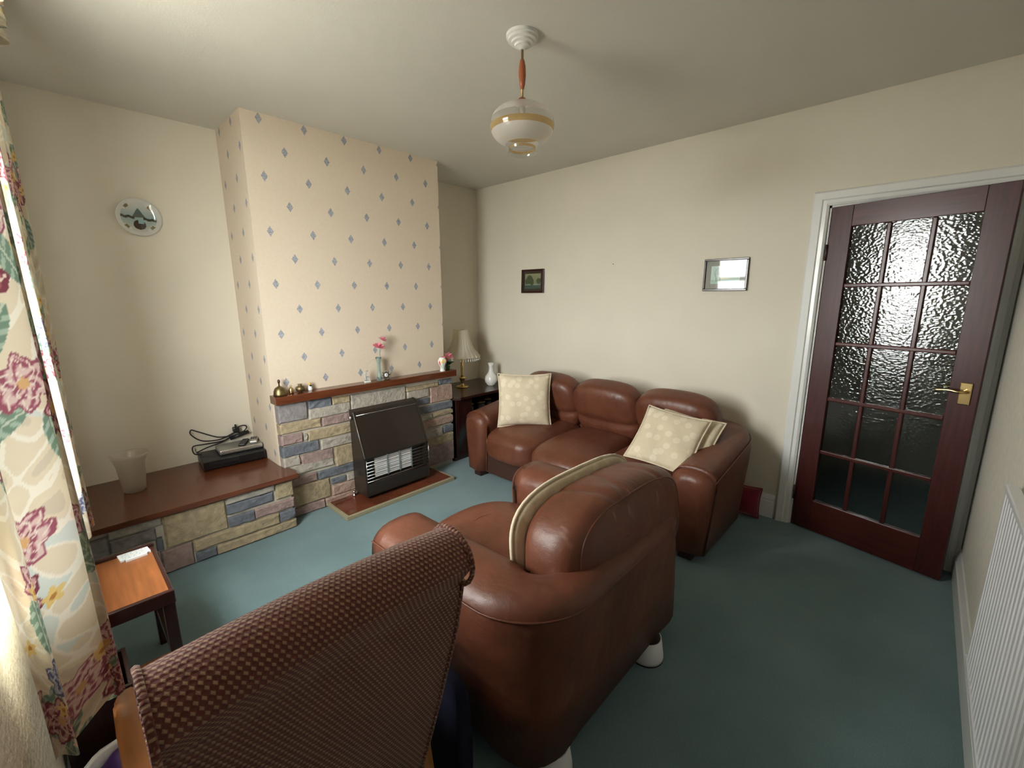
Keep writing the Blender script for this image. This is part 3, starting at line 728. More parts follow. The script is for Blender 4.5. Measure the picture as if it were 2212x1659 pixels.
p = thing('star_clock', 'small silver star shaped clock in front of the bud vase', 'clock', (-1.492, -.592, ZM))
prism('base', [(-.030, 0), (.030, 0), (.022, .012), (-.022, .012)], -.012, .012, 'y', M['chrome'], p, .002)
star = []
for i in range(16):
    a = 2*PI*i/16+PI/16*0; r = .036 if i % 2 == 0 else .020
    star.append((r*math.cos(a), .042+r*math.sin(a)))
prism('star_body', star, -.006, .008, 'y', M['chrome'], p, .001)
lathe('dial', [(0, 0), (.013, 0), (.014, .003), (.012, .004), (0, .004)], M['paper'], p, 20, (0, -.006, .042), (PI/2, 0, 0))
box('hand', -.0008, .0008, -.0115, -.0103, .042, .051, M['black'], p); box('hand', 0, .007, -.0115, -.0103, .0412, .0428, M['black'], p)
v = lathe('wine_glass', [(0, 0), (.020, 0), (.020, .002), (.003, .005), (.0025, .022), (.010, .028), (.020, .042), (.021, .056), (.018, .068), (.0165, .068), (.0195, .056), (.0185, .043), (.009, .030), (0, .027)], M['clear'], None, 24, (-1.437, -.545, ZM))
tag(v, 'small clear wine glass standing right beside the star clock', 'glass')

# painted flower jar
p = thing('painted_jar', 'small white jar painted with yellow and red blooms on the mantel end', 'jar', (-.943, -.577, ZM))
jar = lathe('jar_body', [(0, 0), (.022, 0), (.023, .006), (.017, .016), (.018, .035), (.033, .066), (.037, .085), (.032, .102), (.024, .110), (.026, .118), (.0, .119)], vcol_mat('painted_porcelain', .15, .5), p, 48)
cols = []
for vv in jar.data.vertices:
    a = math.atan2(vv.co.y, vv.co.x); z = vv.co.z; c = (.84, .83, .80)
    for ca, cz, ra, rz, cc in ((-2.0, .086, .42, .018, (.85, .52, .05)), (-2.9, .075, .25, .014, (.70, .08, .06)), (-1.35, .070, .22, .014, (.55, .10, .30)), (-2.0, .05, .12, .018, (.12, .30, .12)), (-2.55, .05, .10, .02, (.12, .3, .14)), (-.9, .088, .3, .012, (.8, .45, .05))):
        if ((a-ca)/ra)**2+((z-cz)/rz)**2 < 1: c = cc
    cols.append(c)
set_print(jar, np.array(cols))
# pink silk flowers at the mantel's end
p = thing('pink_flower_pot', 'pot of artificial pink flowers with dark leaves at the mantel end', 'flowers', (-.850, -.532, ZM))
lathe('pot', [(0, 0), (.016, 0), (.022, .03), (.020, .032), (0, .028)], M['leaf'], p, 18)
for a, r, z, s in ((0, .02, .03, .035), (1.3, .03, .035, .03), (2.6, .022, .04, .035), (3.8, .03, .03, .03), (5.0, .028, .045, .035)):
    lv = puff('leaf', s, s*.6, .004, M['leaf'], p, 2.2, 6, (r*math.cos(a), r*math.sin(a), z+.02), (.4*math.sin(a), -.5*math.cos(a), a))
for x, y, z in ((.0, 0, .09), (-.03, -.01, .08), (.02, .01, .07)):
    tube('stem', [(0, 0, .02), (x*.6, y*.6, z*.7), (x, y, z)], .002, M['leaf'], p, 6)
flower(p, (.008, -.006, .112), .046, M['pink'], (.5, .1, .3))
flower(p, (-.038, .0, .090), .036, M['rose'], (.5, -.5, .3))
for x, y, z in ((.035, -.02, .075), (.045, .0, .085), (.028, -.03, .062)):
    flower(p, (x, y, z), .012, M['paper'], (.6, .3, 0), 'small_blossom', ((5, 1., .2),))

# ------------------------------------------------------------------ corner cabinet with lamp and vase
ck = thing('media_cabinet', 'dark red wooden media cabinet with open shelf in the right alcove', 'cabinet', (-.43, -.27, 0))
cx0, cx1 = -.393, .415
prism('top_board', [(cx0, .262), (cx1, .262), (cx1, -.335), (cx0+.05, -.335), (cx0, -.275)], .575, .600, 'z', M['darkwood'], ck, .003)
box('side_panel', cx0+.008, cx0+.026, -.245, .255, .03, .575, M['darkwood'], ck)
box('side_panel', cx1-.026, cx1-.008, -.28, .255, .03, .575, M['darkwood'], ck)
box('divider', cx0+.20, cx0+.218, -.27, .25, .03, .575, M['darkwood'], ck)
box('back_panel', cx0+.026, cx1-.026, .247, .255, .03, .575, M['darkwood'], ck)
box('base_board', cx0+.008, cx1-.008, -.28, .255, 0, .03, M['darkwood'], ck)
box('shelf', cx0+.218, cx1-.026, -.27, .247, .36, .375, M['darkwood'], ck)
dr = box('cabinet_door', cx0+.03, cx0+.215, -.292, -.274, .034, .572, M['darkwood'], ck, .003)
lathe('knob', [(0, 0), (.006, 0), (.006, .010), (.011, .014), (.012, .020), (.008, .025), (0, .026)], M['oldbrass'], dr, 14, (cx0+.155, -.292, .33), (PI/2, 0, 0))
box('door_bead', cx0+.055, cx0+.190, -.2955, -.291, .06, .065, M['darkwood'], dr); box('door_bead', cx0+.055, cx0+.190, -.2955, -.291, .535, .54, M['darkwood'], dr)
box('door_bead', cx0+.055, cx0+.060, -.2955, -.291, .06, .54, M['darkwood'], dr); box('door_bead', cx0+.185, cx0+.190, -.2955, -.291, .06, .54, M['darkwood'], dr)
for k, (x, y, rz) in enumerate(((-.10, -.15, .3), (.03, -.17, -.2), (.16, -.12, .15))):
    g = thing('storage_tin', ['round dark tin on the cabinet shelf nearest the divider', 'middle round dark tin on the cabinet shelf', 'round dark tin on the cabinet shelf behind the sofa'][k], 'tin', (-.43+x, -.27+y, .376), rz)
    lathe('body', [(0, 0), (.055, 0), (.056, .005), (.056, .09), (0, .09)], M['black'], g, 24)
    lathe('lid', [(0, .09), (.058, .09), (.058, .105), (.02, .108), (.018, .118), (0, .12)], M['oldbrass'], g, 24)

lamp = thing('table_lamp', 'brass candlestick table lamp with cream fringed shade on the cabinet', 'lamp', (-.455, -.255, .601))
lathe('base', [(0, 0), (.062, 0), (.064, .008), (.056, .014), (.030, .020), (.014, .030), (.012, .040), (.020, .06), (.030, .085), (.034, .10), (.022, .104), (.014, .108), (0, .108)], M['brass'], lamp, 32)
lathe('column', [(.014, .106), (.013, .12), (.015, .20), (.014, .33), (.0, .33)], M['brass'], lamp, 20)
shp = [(.075, .565), (.080, .53), (.088, .48), (.102, .43), (.125, .38), (.155, .345), (.176, .318), (.180, .305)]
sh = lathe('lamp_shade', shp, M['shade'], lamp, 96, rib=.018, ribn=24, closed=False)
lathe('bulb_holder', [(.0, .33), (.014, .33), (.014, .37), (.025, .40), (.028, .43), (.015, .455), (0, .46)], M['porcelain'], lamp, 16)
tube('shade_ring', [(.075*math.cos(a), .075*math.sin(a), .565) for a in [2*PI*i/32 for i in range(32)]], .003, M['shade'], lamp, 6, True)
vs, fs = [], []
for i in range(46):
    a = 2*PI*i/46
    tube_geo([(.178*math.cos(a), .178*math.sin(a), .306), (.178*math.cos(a), .178*math.sin(a), .292), (.178*math.cos(a), .178*math.sin(a), .284), (.178*math.cos(a), .178*math.sin(a), .272)], [.0015, .002, .006, .002], 6, vs, fs)
fr = mesh_obj('bead_fringe', vs, fs, M['porcelain'], lamp, True); fr['kind'] = 'stuff'
v = lathe('porcelain_vase', vase_prof([(.034, 0), (.040, .006), (.060, .035), (.066, .062), (.058, .095), (.034, .125), (.022, .155), (.020, .195), (.032, .228)], .004), M['porcelain'], None, 32, (-.195, -.395, .6005))
tag(v, 'white porcelain vase with slender neck on the dark cabinet', 'vase')

# teal bag with a tag, beside the sofa arm
bgx = thing('plastic_bag', 'teal plastic bag slumped between dark cabinet and sofa arm', 'bag', (-.575, -.70, 0))
rng = random.Random(3)
def crumple(x, y, z):
    k = 1+.10*math.sin(37*x+11*z)+.08*math.sin(51*y-23*z)
    return (x*k*(1-.45*max(0, z/.12)), y*k*(1-.3*max(0, z/.12)), z+.012*math.sin(40*x))
puff('bag_body', .085, .07, .13, M['tealbag'], bgx, 3, 14, (0, 0, .128), None, crumple)
box('paper_tag', -.105, -.100, -.02, .04, .03, .12, M['paper'], bgx, 0, None, (0, -.25, .25))

# ------------------------------------------------------------------ pictures, plate, hooks
def picture(name, label, c, w_, h_, fw, mw, artfn, tilt, matcol):
    o = thing(name, label, 'picture', c, 0)
    o.rotation_euler = (0, tilt, 0)
    # local: y runs along the wall (towards +y), front faces -x
    fm = M['darkwood']
    for n_, y0, y1, z0, z1 in (('frame', -w_/2, w_/2, h_/2-fw, h_/2), ('frame', -w_/2, w_/2, -h_/2, -h_/2+fw), ('frame', -w_/2, -w_/2+fw, -h_/2+fw, h_/2-fw), ('frame', w_/2-fw, w_/2, -h_/2+fw, h_/2-fw)):
        box(n_, -.018, 0, y0, y1, z0, z1, fm, o, .003)
    box('mount', -.007, -.003, -w_/2+fw-.002, w_/2-fw+.002, -h_/2+fw-.002, h_/2-fw+.002, matcol, o)
    aw, ah = w_/2-fw-mw, h_/2-fw-mw
    nx, nz = 90, 70
    vs = []; cols = []
    for j in range(nz+1):
        for i in range(nx+1):
            u, v_ = i/nx, j/nz
            vs.append((-.0078, aw-2*aw*u, -ah+2*ah*v_)); cols.append(artfn(u, v_))
    fs = [(j*(nx+1)+i, j*(nx+1)+i+1, (j+1)*(nx+1)+i+1, (j+1)*(nx+1)+i) for j in range(nz) for i in range(nx)]
    a = mesh_obj('print', vs, fs, MATS.get('art_print') or vcol_mat('art_print', .5), o); set_print(a, np.array(cols))
    box('glazing', -.0125, -.0105, -w_/2+fw, w_/2-fw, -h_/2+fw, h_/2-fw, M['pane'], o)
    return o
def nz2(u, v): return .5+.5*math.sin(9*u+3*math.sin(7*v))*math.sin(8*v+2*math.sin(11*u))
def lerp(a, b, t): t = max(0, min(1, t)); return tuple(x+(y-x)*t for x, y in zip(a, b))
def art_dark(u, v):
    c = lerp((.20, .21, .13), (.32, .30, .18), v)
    if v < .28: c = lerp((.03, .05, .045), (.10, .15, .14), nz2(u*2, v*3))
    if .24 < v < .30: c = (.30, .34, .28)
    for cx, cz, rx, rz in ((.30, .60, .20, .30), (.45, .45, .12, .25), (.88, .50, .14, .20), (.12, .5, .12, .2)):
        if ((u-cx)/rx)**2+((v-cz)/rz)**2 < .8+.4*nz2(u*4, v*4): c = lerp((.05, .07, .035), (.11, .12, .06), nz2(u*3, v*5))
    return c
def art_light(u, v):
    c = lerp((.55, .68, .62), (.66, .78, .76), v)
    if abs(v-.30) < .06 and u > .3: c = lerp(c, (.75, .62, .35), .5)
    if v < .24: c = lerp((.35, .55, .52), (.62, .68, .60), nz2(u*2, v*4))
    if v < .14 and .35 < u < .65: c = (.62, .55, .45)
    for cx, wd in ((.17, .012), (.30, .016)):
        if .12 < v < .82 and abs(u-cx-.03*math.sin(8*v)) < wd*(1.2-v): c = (.28, .30, .24)
        for k in range(7):
            zb = .45+.06*k; s = 1 if k % 2 else -1
            t = (v-zb)/.16
            if 0 < t < 1 and abs(u-cx-s*t*.10) < .007: c = (.36, .38, .31)
    if .2 < v < .34+.05*nz2(u*3, 0) and u > .62: c = lerp((.40, .58, .54), c, .3)
    return c
picture('framed_picture', 'small square dark framed picture of shadowy trees hung above sofa', (-.0015, -.783, 1.623), .272, .218, .018, .022, art_dark, .03, mat('brown_mount', (.055, .032, .02), .6))
picture('framed_picture', 'framed pale watercolour of bare trees with grey mount by the door', (-.0015, -2.498, 1.622), .284, .214, .014, .034, art_light, .03, mat('grey_mount', (.35, .32, .29), .6))

pla = thing('wall_plate', 'round decorative plate with blue landscape hung on the alcove wall', 'plate', (-2.734, -.004, 1.954), rot=(PI/2, 0, 0))
rr = [0]+[.008*i for i in range(1, 14)]
prof = []
for r in [i*.0016 for i in range(0, 68)]:
    z = .006 if r < .068 else .006+.014*((r-.068)/.04)**1.3
    prof.append((r, z))
prof2 = prof+[(.1075, .018), (.066, .001), (0, .001)]
plate = lathe('plate', prof2, vcol_mat('plate_glaze', .12, .6), pla, 110)
cols = []
for vv in plate.data.vertices:
    x, y, z = vv.co; r = math.hypot(x, y); u, v_ = x/.082, y/.082
    c = (.66, .66, .62)
    if r < .084 and (abs(v_) < .45+.3*abs(math.sin(4*u)) or abs(u) < .45) and vv.co.z > .003:
        if v_ > 0: c = lerp((.30, .42, .44), (.62, .64, .60), v_*1.2)
        else: c = lerp((.30, .43, .42), (.55, .56, .50), -v_*1.1)
        if 0 < v_ < .62 and abs(u) < .36*(1-v_/.62)+.03: c = lerp((.12, .13, .10), (.10, .17, .17), v_*1.5)
        if abs(v_+.06+.10*u+.03*math.sin(14*u)) < .085 and abs(u) > .25: c = (.06, .055, .035)
        if (u/.36)**2+((v_+.52)/.34)**2 < 1: c = (.05, .03, .018) if u < .05 else (.09, .07, .07)
        if abs(u-.1) < .16 and abs(v_+.30) < .14: c = (.28, .44, .46)
    elif r < .096 and vv.co.z > .003:
        a = math.atan2(y, x)
        for ca in (2.3, .8, -.75, -2.4):
            if abs(a-ca) < .14 and r > .066 and r < .088: c = (.20, .16, .07)
    cols.append(c)
set_print(plate, np.array(cols))
for (y, z, lab) in ((-1.632, 1.735, 'tiny nail left in the wall between the two framed pictures'),):
    tag(tube('nail', [(-.0005, y, z), (-.012, y, z+.003)], .0025, M['oldbrass'], None, 6), lab, 'nail')
tag(tube('wall_hook', [(-.60, -.0005, 1.84), (-.60, -.014, 1.84), (-.60, -.016, 1.852)], .004, M['oldbrass'], None, 6), 'tiny hook left in the narrow alcove wall above the lamp', 'hook')

# ------------------------------------------------------------------ pendant light
pd = thing('pendant_light', 'ceiling pendant with wooden spindle and banded glass shade', 'light', (-1.674, -2.148, H))
lathe('ceiling_rose', [(0, 0), (.067, 0), (.067, -.012), (.059, -.014), (.059, -.024), (.046, -.026), (.046, -.034), (.033, -.036), (.031, -.044), (.018, -.048), (.010, -.056), (0, -.056)][::-1], M['rosewhite'], pd, 36).modifiers.new('edge', 'EDGE_SPLIT').split_angle = .5
lathe('rod', [(0, -.255), (.0055, -.255), (.0055, -.05), (0, -.05)], mat('dull_gold', (.42, .30, .15), .35, metal=.8), pd, 12)
lathe('spindle', [(0, -.205), (.007, -.205), (.012, -.185), (.0155, -.15), (.0145, -.12), (.010, -.098), (.007, -.092), (0, -.092)], M['terracotta'], pd, 18)
lathe('collar', [(0, -.262), (.020, -.262), (.021, -.252), (.015, -.240), (0, -.238)], M['terracotta'], pd, 20)
def shade_r(t):   # profile of the squat globe, t 0 (top) .. 1 (bottom)
    a = t*PI
    return (.138*math.sin(a)**.75, -.262-.165*(1-math.cos(a))/2)
def band(name, t0, t1, m, n=8, rib=0, ribn=0):
    prof = [shade_r(t0+(t1-t0)*i/n) for i in range(n+1)]
    return lathe(name, prof, m, pd, 72, rib=rib, ribn=ribn, closed=False)
band('shade_top', .045, .40, M['frost'])
band('shade_clear_band', .40, .51, M['clear'], 6, .006, 36)
band('shade_amber_band', .51, .60, M['amber'], 6)
band('shade_lower', .60, .86, M['frost'])
rn = shade_r(.86)
lathe('shade_neck', [rn, (.060, rn[1]-.010), (.058, rn[1]-.030), (.064, rn[1]-.036)], M['clear'], pd, 48, closed=False)
lathe('neck_amber_band', [(.0585, rn[1]-.012), (.0565, rn[1]-.022)], M['amber'], pd, 48, closed=False)
lathe('bulb', [(0, -.27), (.013, -.27), (.013, -.295), (.028, -.325), (.031, -.345), (.020, -.368), (0, -.376)][::-1], M['frost'], pd, 20)

# ------------------------------------------------------------------ leather suite
def tub(name, W_, D_, ta, tb, hf, hb, R, z0, parent, m, inner_z=.18, taper=.03, sq=.0):
    """U-shaped padded shell: arms and back in one sweep; front is +y. returns rim path for piping"""
    hx, hy = W_/2, D_/2
    samples = []   # centreline point, outward normal, half thickness, height
    def hgt(y): t = (hy-y)/D_; return hf+(hb-hf)*min(1, t*1.15)**1.2
    ys = np.linspace(hy, -hy+R, 14)
    for y in ys: samples.append(((-hx+ta/2, y), (-1, 0), ta/2, hgt(y)))
    for k in range(1, 12):
        a = PI+k/12*PI/2; t = k/12; th = ta+(tb-ta)*t
        o = np.array([-hx+R+R*math.cos(a), -hy+R+R*math.sin(a)]); n = np.array([math.cos(a), math.sin(a)])
        samples.append((tuple(o-n*th/2), tuple(n), th/2, hgt(o[1]), sq*math.sin(2*t*PI/2)**2))
    for x in np.linspace(-hx+R, hx-R, 12): samples.append(((x, -hy+tb/2), (0, -1), tb/2, hgt(-hy)))
    for s in samples[:25][::-1]: samples.append(((-s[0][0], s[0][1]), (-s[1][0], s[1][1]), s[2], s[3])+tuple(s[4:]))
    vs, fs = [], []
    def section(c, n, ht, h, shrink=0., fwd=(0, 0), ex=0.):
        w_ = ht-shrink; hh_ = h-shrink*.8; top = min(.11, w_*.95); out = []
        prof = [(w_-taper+ex, z0+shrink*.3), (w_-taper*.6+ex*.72, z0+(hh_-z0)*.35), (w_-taper*.1+ex*.3, z0+(hh_-z0)*.65)]
        for k in range(0, 13):
            a = PI*k/12; ca = math.cos(a); sa = math.sin(a)
            prof.append((w_*math.copysign(abs(ca)**.75, ca), hh_-top+top*sa**.75))
        prof += [(-w_+.01, (inner_z+hh_)/2-.03), (-w_+.02, inner_z)]
        for o_, z in prof: vs.append((c[0]+n[0]*o_+fwd[0], c[1]+n[1]*o_+fwd[1], z))
        return len(prof)
    rr_ = .075
    S = []
    for t in (1, .92, .75, .5, .25): S.append((samples[0], rr_*(1-math.cos(t*PI/2)), (0, rr_*math.sin(t*PI/2)-rr_)))
    first = [(s[0], s[1], s[2], s[3]) for s in samples]
    for s, sh_, f in S: n_ = section(s[0], s[1], s[2], s[3], sh_, f)
    cnt = len(S)
    for s in samples[1:-1] if False else samples:
        f = (0, -rr_) if s is samples[0] or s is samples[-1] else (0, 0)
        n_ = section(s[0], s[1], s[2], s[3], 0, f, s[4] if len(s) > 4 else 0.); cnt += 1
    for s, sh_, f in S[::-1]: n_ = section(samples[-1][0], samples[-1][1], samples[-1][2], samples[-1][3], sh_, f); cnt += 1
    for i in range(cnt-1):
        for k in range(n_-1): fs.append((i*n_+k, (i+1)*n_+k, (i+1)*n_+k+1, i*n_+k+1))
        fs.append((i*n_+n_-1, (i+1)*n_+n_-1, (i+1)*n_, i*n_))
    fs.append(tuple(range(n_))); fs.append(tuple((cnt-1)*n_+k for k in range(n_))[::-1])
    bm = bmesh.new()
    me = bpy.data.meshes.new('x'); me.from_pydata(vs, [], fs); bm.from_mesh(me); bpy.data.meshes.remove(me)
    o = bm_obj(name, bm, m, parent, True)
    rim = [(s[0][0]+s[1][0]*(s[2]*.97), s[0][1]+s[1][1]*(s[2]*.97), s[3]-.055) for s in samples[1:-1]]
    return o, rim

# ---- sofa (front faces -x): local +y -> world -x, local +x -> world +y
sofa = thing('leather_sofa', 'three seat tan leather sofa along the cream wall', 'sofa', (-.485, -1.815, 0), PI/2)
SW, SD = 2.03, .88
_, rim = tub('sofa_shell', SW, SD, .25, .20, .545, .655, .26, .055, sofa, M['leather'], .06, .03)
tube('piping', rim, .0035, M['leather'], sofa, 6)
box('base_panel', -SW/2+.20, SW/2-.20, .33, .375, .045, .27, M['leatherdark'], sofa, .004)
box('seat_deck', -SW/2+.20, SW/2-.20, -.30, .33, .16, .27, M['leatherdark'], sofa)
for k, x in enumerate((.515, 0, -.515)):
    bulge = .055 if k == 1 else .0
    def seatfn(px, py, pz, b=bulge):
        t = max(0, py/.37); return (px*(1+.02*pz), py+.02*(1-(px/.26)**2)*t+0*b, pz+.018*(1-(px/.26)**2)*(1 if pz > 0 else 0)-.03*t*t)
    puff('seat_cushion', .264, .375+bulge/2, .115, M['leather'], sofa, 4.5, 16, (x, .085+bulge/2, .335), None, seatfn)
for k, x in enumerate((.545, 0, -.545)):
    def backfn(px, py, pz):
        crease = -.02*math.exp(-((pz+.03)/.02)**2)
        return (px*(1+.05*pz/.2), py+(crease if py > 0 else 0), pz+.02*(1-(px/.28)**2)*(1 if pz > 0 else 0))
    puff('back_cushion', .285, .115, .235, M['leather'], sofa, 3.6, 18, (x, -.205, .600), (-.36, 0, 0), backfn)
for x in (-.88, .88):
    for y in (-.34, .36):
        prism('foot', [(x-.04, y-.04), (x+.04, y-.04), (x+.04, y+.04), (x-.04, y+.04)], 0, .06, 'z', M['darkwood'], sofa, .004)

# ---- armchair (faces +y), on white risers
AZ = .065
arm = thing('leather_armchair', 'tan leather armchair facing the fireplace, raised on white cups', 'armchair', (-1.915, -2.455, 0))
_, rim = tub('armchair_shell', 1.08, .90, .265, .17, .592, .618, .26, AZ+.03, arm, M['leather'], AZ+.035, .018, .05)
tube('piping', rim, .0035, M['leather'], arm, 6)
box('front_panel', -.30, .30, .36, .395, AZ+.03, .30, M['leather'], arm, .006)
box('seat_deck', -.33, .33, -.38, .36, .17, .28, M['leatherdark'], arm)
def aseat(px, py, pz):
    t = max(0, py/.4); return (px, py+.03*(1-(px/.29)**2)*t, pz+.02*(1-(px/.29)**2)*(1 if pz > 0 else 0)-.035*t*t)
sc_ = puff('seat_cushion', .292, .40, .105, M['leather'], arm, 4.2, 18, (0, .115, .352), None, aseat)
tube('seat_seam', [(-.285+i*.0317, .30+.012*math.sin(i), .470-.0008*(i-9)**2*.6) for i in range(19)], .003, M['leather'], sc_, 6, False, (0, -.10, -.355))
def aback(px, py, pz):
    c = (-.008*math.exp(-((px+.16+.3*py)/.018)**2)-.006*math.exp(-((px+.02-.4*py)/.016)**2)-.006*math.exp(-((px-.17+.2*py)/.016)**2))*(1 if pz > .05 else 0)
    return (px*(1-.05*pz/.2), py, pz+.012*(1-(px/.42)**2)*(1 if pz > 0 else 0)+c)
bc = puff('back_cushion', .415, .150, .200, M['leather_worn'], arm, 3.5, 48, (.125, -.270, .580), (-.10, .0, -.03), aback)
sm = [(.43*math.cos(a)*.97, .02, .232*math.sin(a)) for a in [PI*i/24 for i in range(25)]]
def seamp(a):
    n_ = 3.5; ca, sa = math.cos(a), math.sin(a); k = (abs(ca)**n_+abs(sa)**n_)**(-1/n_)
    f = (1-abs(.118/.150)**n_)**(1/n_); return aback(.415*ca*k*f, -.118, .200*sa*k*f)
tube('seam_piping', [seamp(PI*i/40) for i in range(41)], .0032, M['leather'], bc, 6)
for (x, y) in ((-.385, -.385), (.24, -.40), (-.40, .33), (.40, .33)):
    prism('foot', [(x-.025, y-.01), (x+.025, y-.01), (x+.025, y+.04), (x-.025, y+.04)], .025, AZ+.035, 'z', M['darkwood'], arm)
for k, (x, y) in enumerate(((-.385, -.385), (.24, -.40), (-.40, .33), (.40, .33))):
    r = thing('chair_riser', ['white plastic riser cup under the armchair corner nearest the checked chair', 'white plastic riser cup under the armchair back towards the door', 'white plastic riser cup under the front of the armchair by the hearth', 'white plastic riser cup under the armchair front facing the sofa'][k], 'riser', (-1.915+x, -2.455+y, 0), 0, 'riser cups under the armchair')
    lathe('cup', [(0, .004), (.070, .004), (.069, .02), (.058, .094), (.053, .094), (.060, .025), (0, .022)], M['cup'], r, 32)
    lathe('rubber_ring', [(.0, 0), (.071, 0), (.071, .006), (0, .006)], M['black'], r, 32)

# ------------------------------------------------------------------ scatter cushions
def pillow(name, label, w_, h_, t_, m, loc, R, group=None, fl=.012):
    """square cushion standing in its local xz plane, front -y"""
    n = 22; vs, fs, idx = [], [], {}
    for s in (-1, 1):
        for j in range(n+1):
            for i in range(n+1):
                u, v_ = -1+2*i/n, -1+2*j/n
                edge = i in (0, n) or j in (0, n)
                if s == 1 and edge: idx[(s, i, j)] = idx[(-1, i, j)]; continue
                x = w_/2*u*(1-.075*(1-v_*v_)); z = h_/2*v_*(1-.075*(1-u*u))
                th = t_/2*((1-u**4)*(1-v_**4))**.6
                th += .004*math.sin(6*u+3*v_)*((1-u*u)*(1-v_*v_))
                vs.append((x, s*th, z)); idx[(s, i, j)] = len(vs)-1
    for s in (-1, 1):
        for j in range(n):
            for i in range(n):
                q = (idx[(s, i, j)], idx[(s, i+1, j)], idx[(s, i+1, j+1)], idx[(s, i, j+1)])
                fs.append(q if s < 0 else q[::-1])
    o = thing(name, label, 'cushion', loc, 0, group); o.rotation_euler = R
    b = mesh_obj('cover', vs, fs, m, o, True)
    set_uv(b, lambda c, nn: (c.x+.5+(2 if c.y > 0 else 0), c.z+.5))
    per = []
    for i in range(n): per.append((i, 0))
    for j in range(n): per.append((n, j))
    for i in range(n, 0, -1): per.append((i, n))
    for j in range(n, 0, -1): per.append((0, j))
    tube('edge_piping', [tuple(Vector(vs[idx[(-1, i, j)]])*1.01) for i, j in per], .005, m, o, 6, True)
    return o
pillow('scatter_cushion', 'cream spotted cushion upright at the sofa end by the cabinet', .43, .43, .13, M['cream'], (-.63, -1.235, .655), (-.22, .0, math.radians(-47)))
pillow('scatter_cushion', 'cream spotted cushion lying on top at the sofa end by the door', .40, .40, .09, M['cream'], (-.645, -2.445, .605), (-.80, .10, math.radians(-87)))
pillow('scatter_cushion', 'cream cushion behind another cream cushion at the sofa end', .40, .40, .09, M['cream'], (-.558, -2.500, .590), (-.80, .12, math.radians(-88)))
ac = thing('scatter_cushion', 'cream cushion tucked in front of the armchair back cushion', 'cushion', (-1.800, -2.590, .585), rot=(-.10, 0, -.02))
cv = puff('cover', .40, .034, .205, M['cream'], ac, 3.3, 18); set_uv(cv, lambda c, nn: (c.x+.5, c.z+.5))
def rim_(a): k = (abs(math.cos(a))**3.3+abs(math.sin(a))**3.3)**(-1/3.3); return (.404*math.cos(a)*k, 0, .209*math.sin(a)*k)
ep = tube('edge_piping', [rim_(2*PI*i/64) for i in range(64)], .008, M['cream'], ac, 6, True); set_uv(ep, lambda c, nn: (c.x+.5, c.z+.5))
pillow('floor_cushion', 'small crimson cushion on the carpet against the skirting board', .22, .20, .09, M['red'], (-.085, -2.765, .106), (-.25, 0, math.radians(-84)))

# ------------------------------------------------------------------ checked fireside chair
ch = thing('fireside_chair', 'wooden armed fireside chair in burgundy and tan checked cloth', 'chair', (-2.915, -2.60, 0))
# local coordinates: subtract (-2.915,-2.60)
def back_sheet():
    """padded back: rows from bottom to over the roll; front +y side closed by a flat sheet"""
    nu = 24; rows = []
    def hwid(z): return .215+.062*min(1, max(0, (z-.28)/.42))**.8
    zs = np.linspace(.26, .845, 16)
    prof = [(-.235+(.845-z)*.20, z) for z in zs]               # rear face
    for k in range(1, 13):                                      # headrest roll
        a = math.radians(200-k*20); prof.append((-.198+.072*math.cos(a)*1., .892+.066*math.sin(a)))
    for z in np.linspace(.85, .30, 12): prof.append((-.105+(.845-z)*.20, z))   # front face
    vs, uvs = [], []; s = 0
    for k, (y, z) in enumerate(prof):
        if k: s += math.hypot(y-prof[k-1][0], z-prof[k-1][1])
        h = hwid(z)
        for i in range(nu+1):
            u = -1+2*i/nu
            bow = .012*(1-u*u)
            e = abs(u)**8
            vs.append((h*u, y+(bow*.0)+(.0), z+(.012*(1-u*u) if z > .85 else 0))); uvs.append((h*u+.5, s))
    n = nu+1; fs = []
    for k in range(len(prof)-1):
        for i in range(nu): fs.append((k*n+i, k*n+i+1, (k+1)*n+i+1, (k+1)*n+i))
    K = len(prof)
    fs.append(tuple(k*n for k in range(K))); fs.append(tuple(k*n+nu for k in range(K))[::-1])
    fs.append(tuple(i for i in range(n)) + tuple((K-1)*n+i for i in range(n))[::-1])
    o = mesh_obj('back_rest', vs, fs, M['check'], ch, True)
    uv = o.data.uv_layers.new(name='UVMap')
    for p_ in o.data.polygons:
        for li in p_.loop_indices: uv.data[li].uv = uvs[o.data.loops[li].vertex_index]
    md = o.modifiers.new('edge', 'EDGE_SPLIT'); md.split_angle = math.radians(60)
    return o
bk = back_sheet()
for s in (-1, 1):
    pts = [(s*(.215+.062*min(1, max(0, (z-.28)/.42))**.8), -.235+(.845-z)*.20, z) for z in np.linspace(.27, .845, 14)]
    pp = tube('edge_piping', pts, .006, M['check'], bk, 6); set_uv(pp, lambda c, nn: (c.x, c.z))
    lp = [(s*.277, -.198+.074*math.cos(a), .892+.068*math.sin(a)) for a in [2*PI*i/20 for i in range(20)]]
    pp = tube('roll_piping', lp, .006, M['check'], bk, 6, True); set_uv(pp, lambda c, nn: (c.y, c.z))
st_ = puff('seat_cushion', .235, .26, .07, M['check'], ch, 4.5, 12, (0, .14, .375)); set_uv(st_, lambda c, nn: (c.x, c.y))
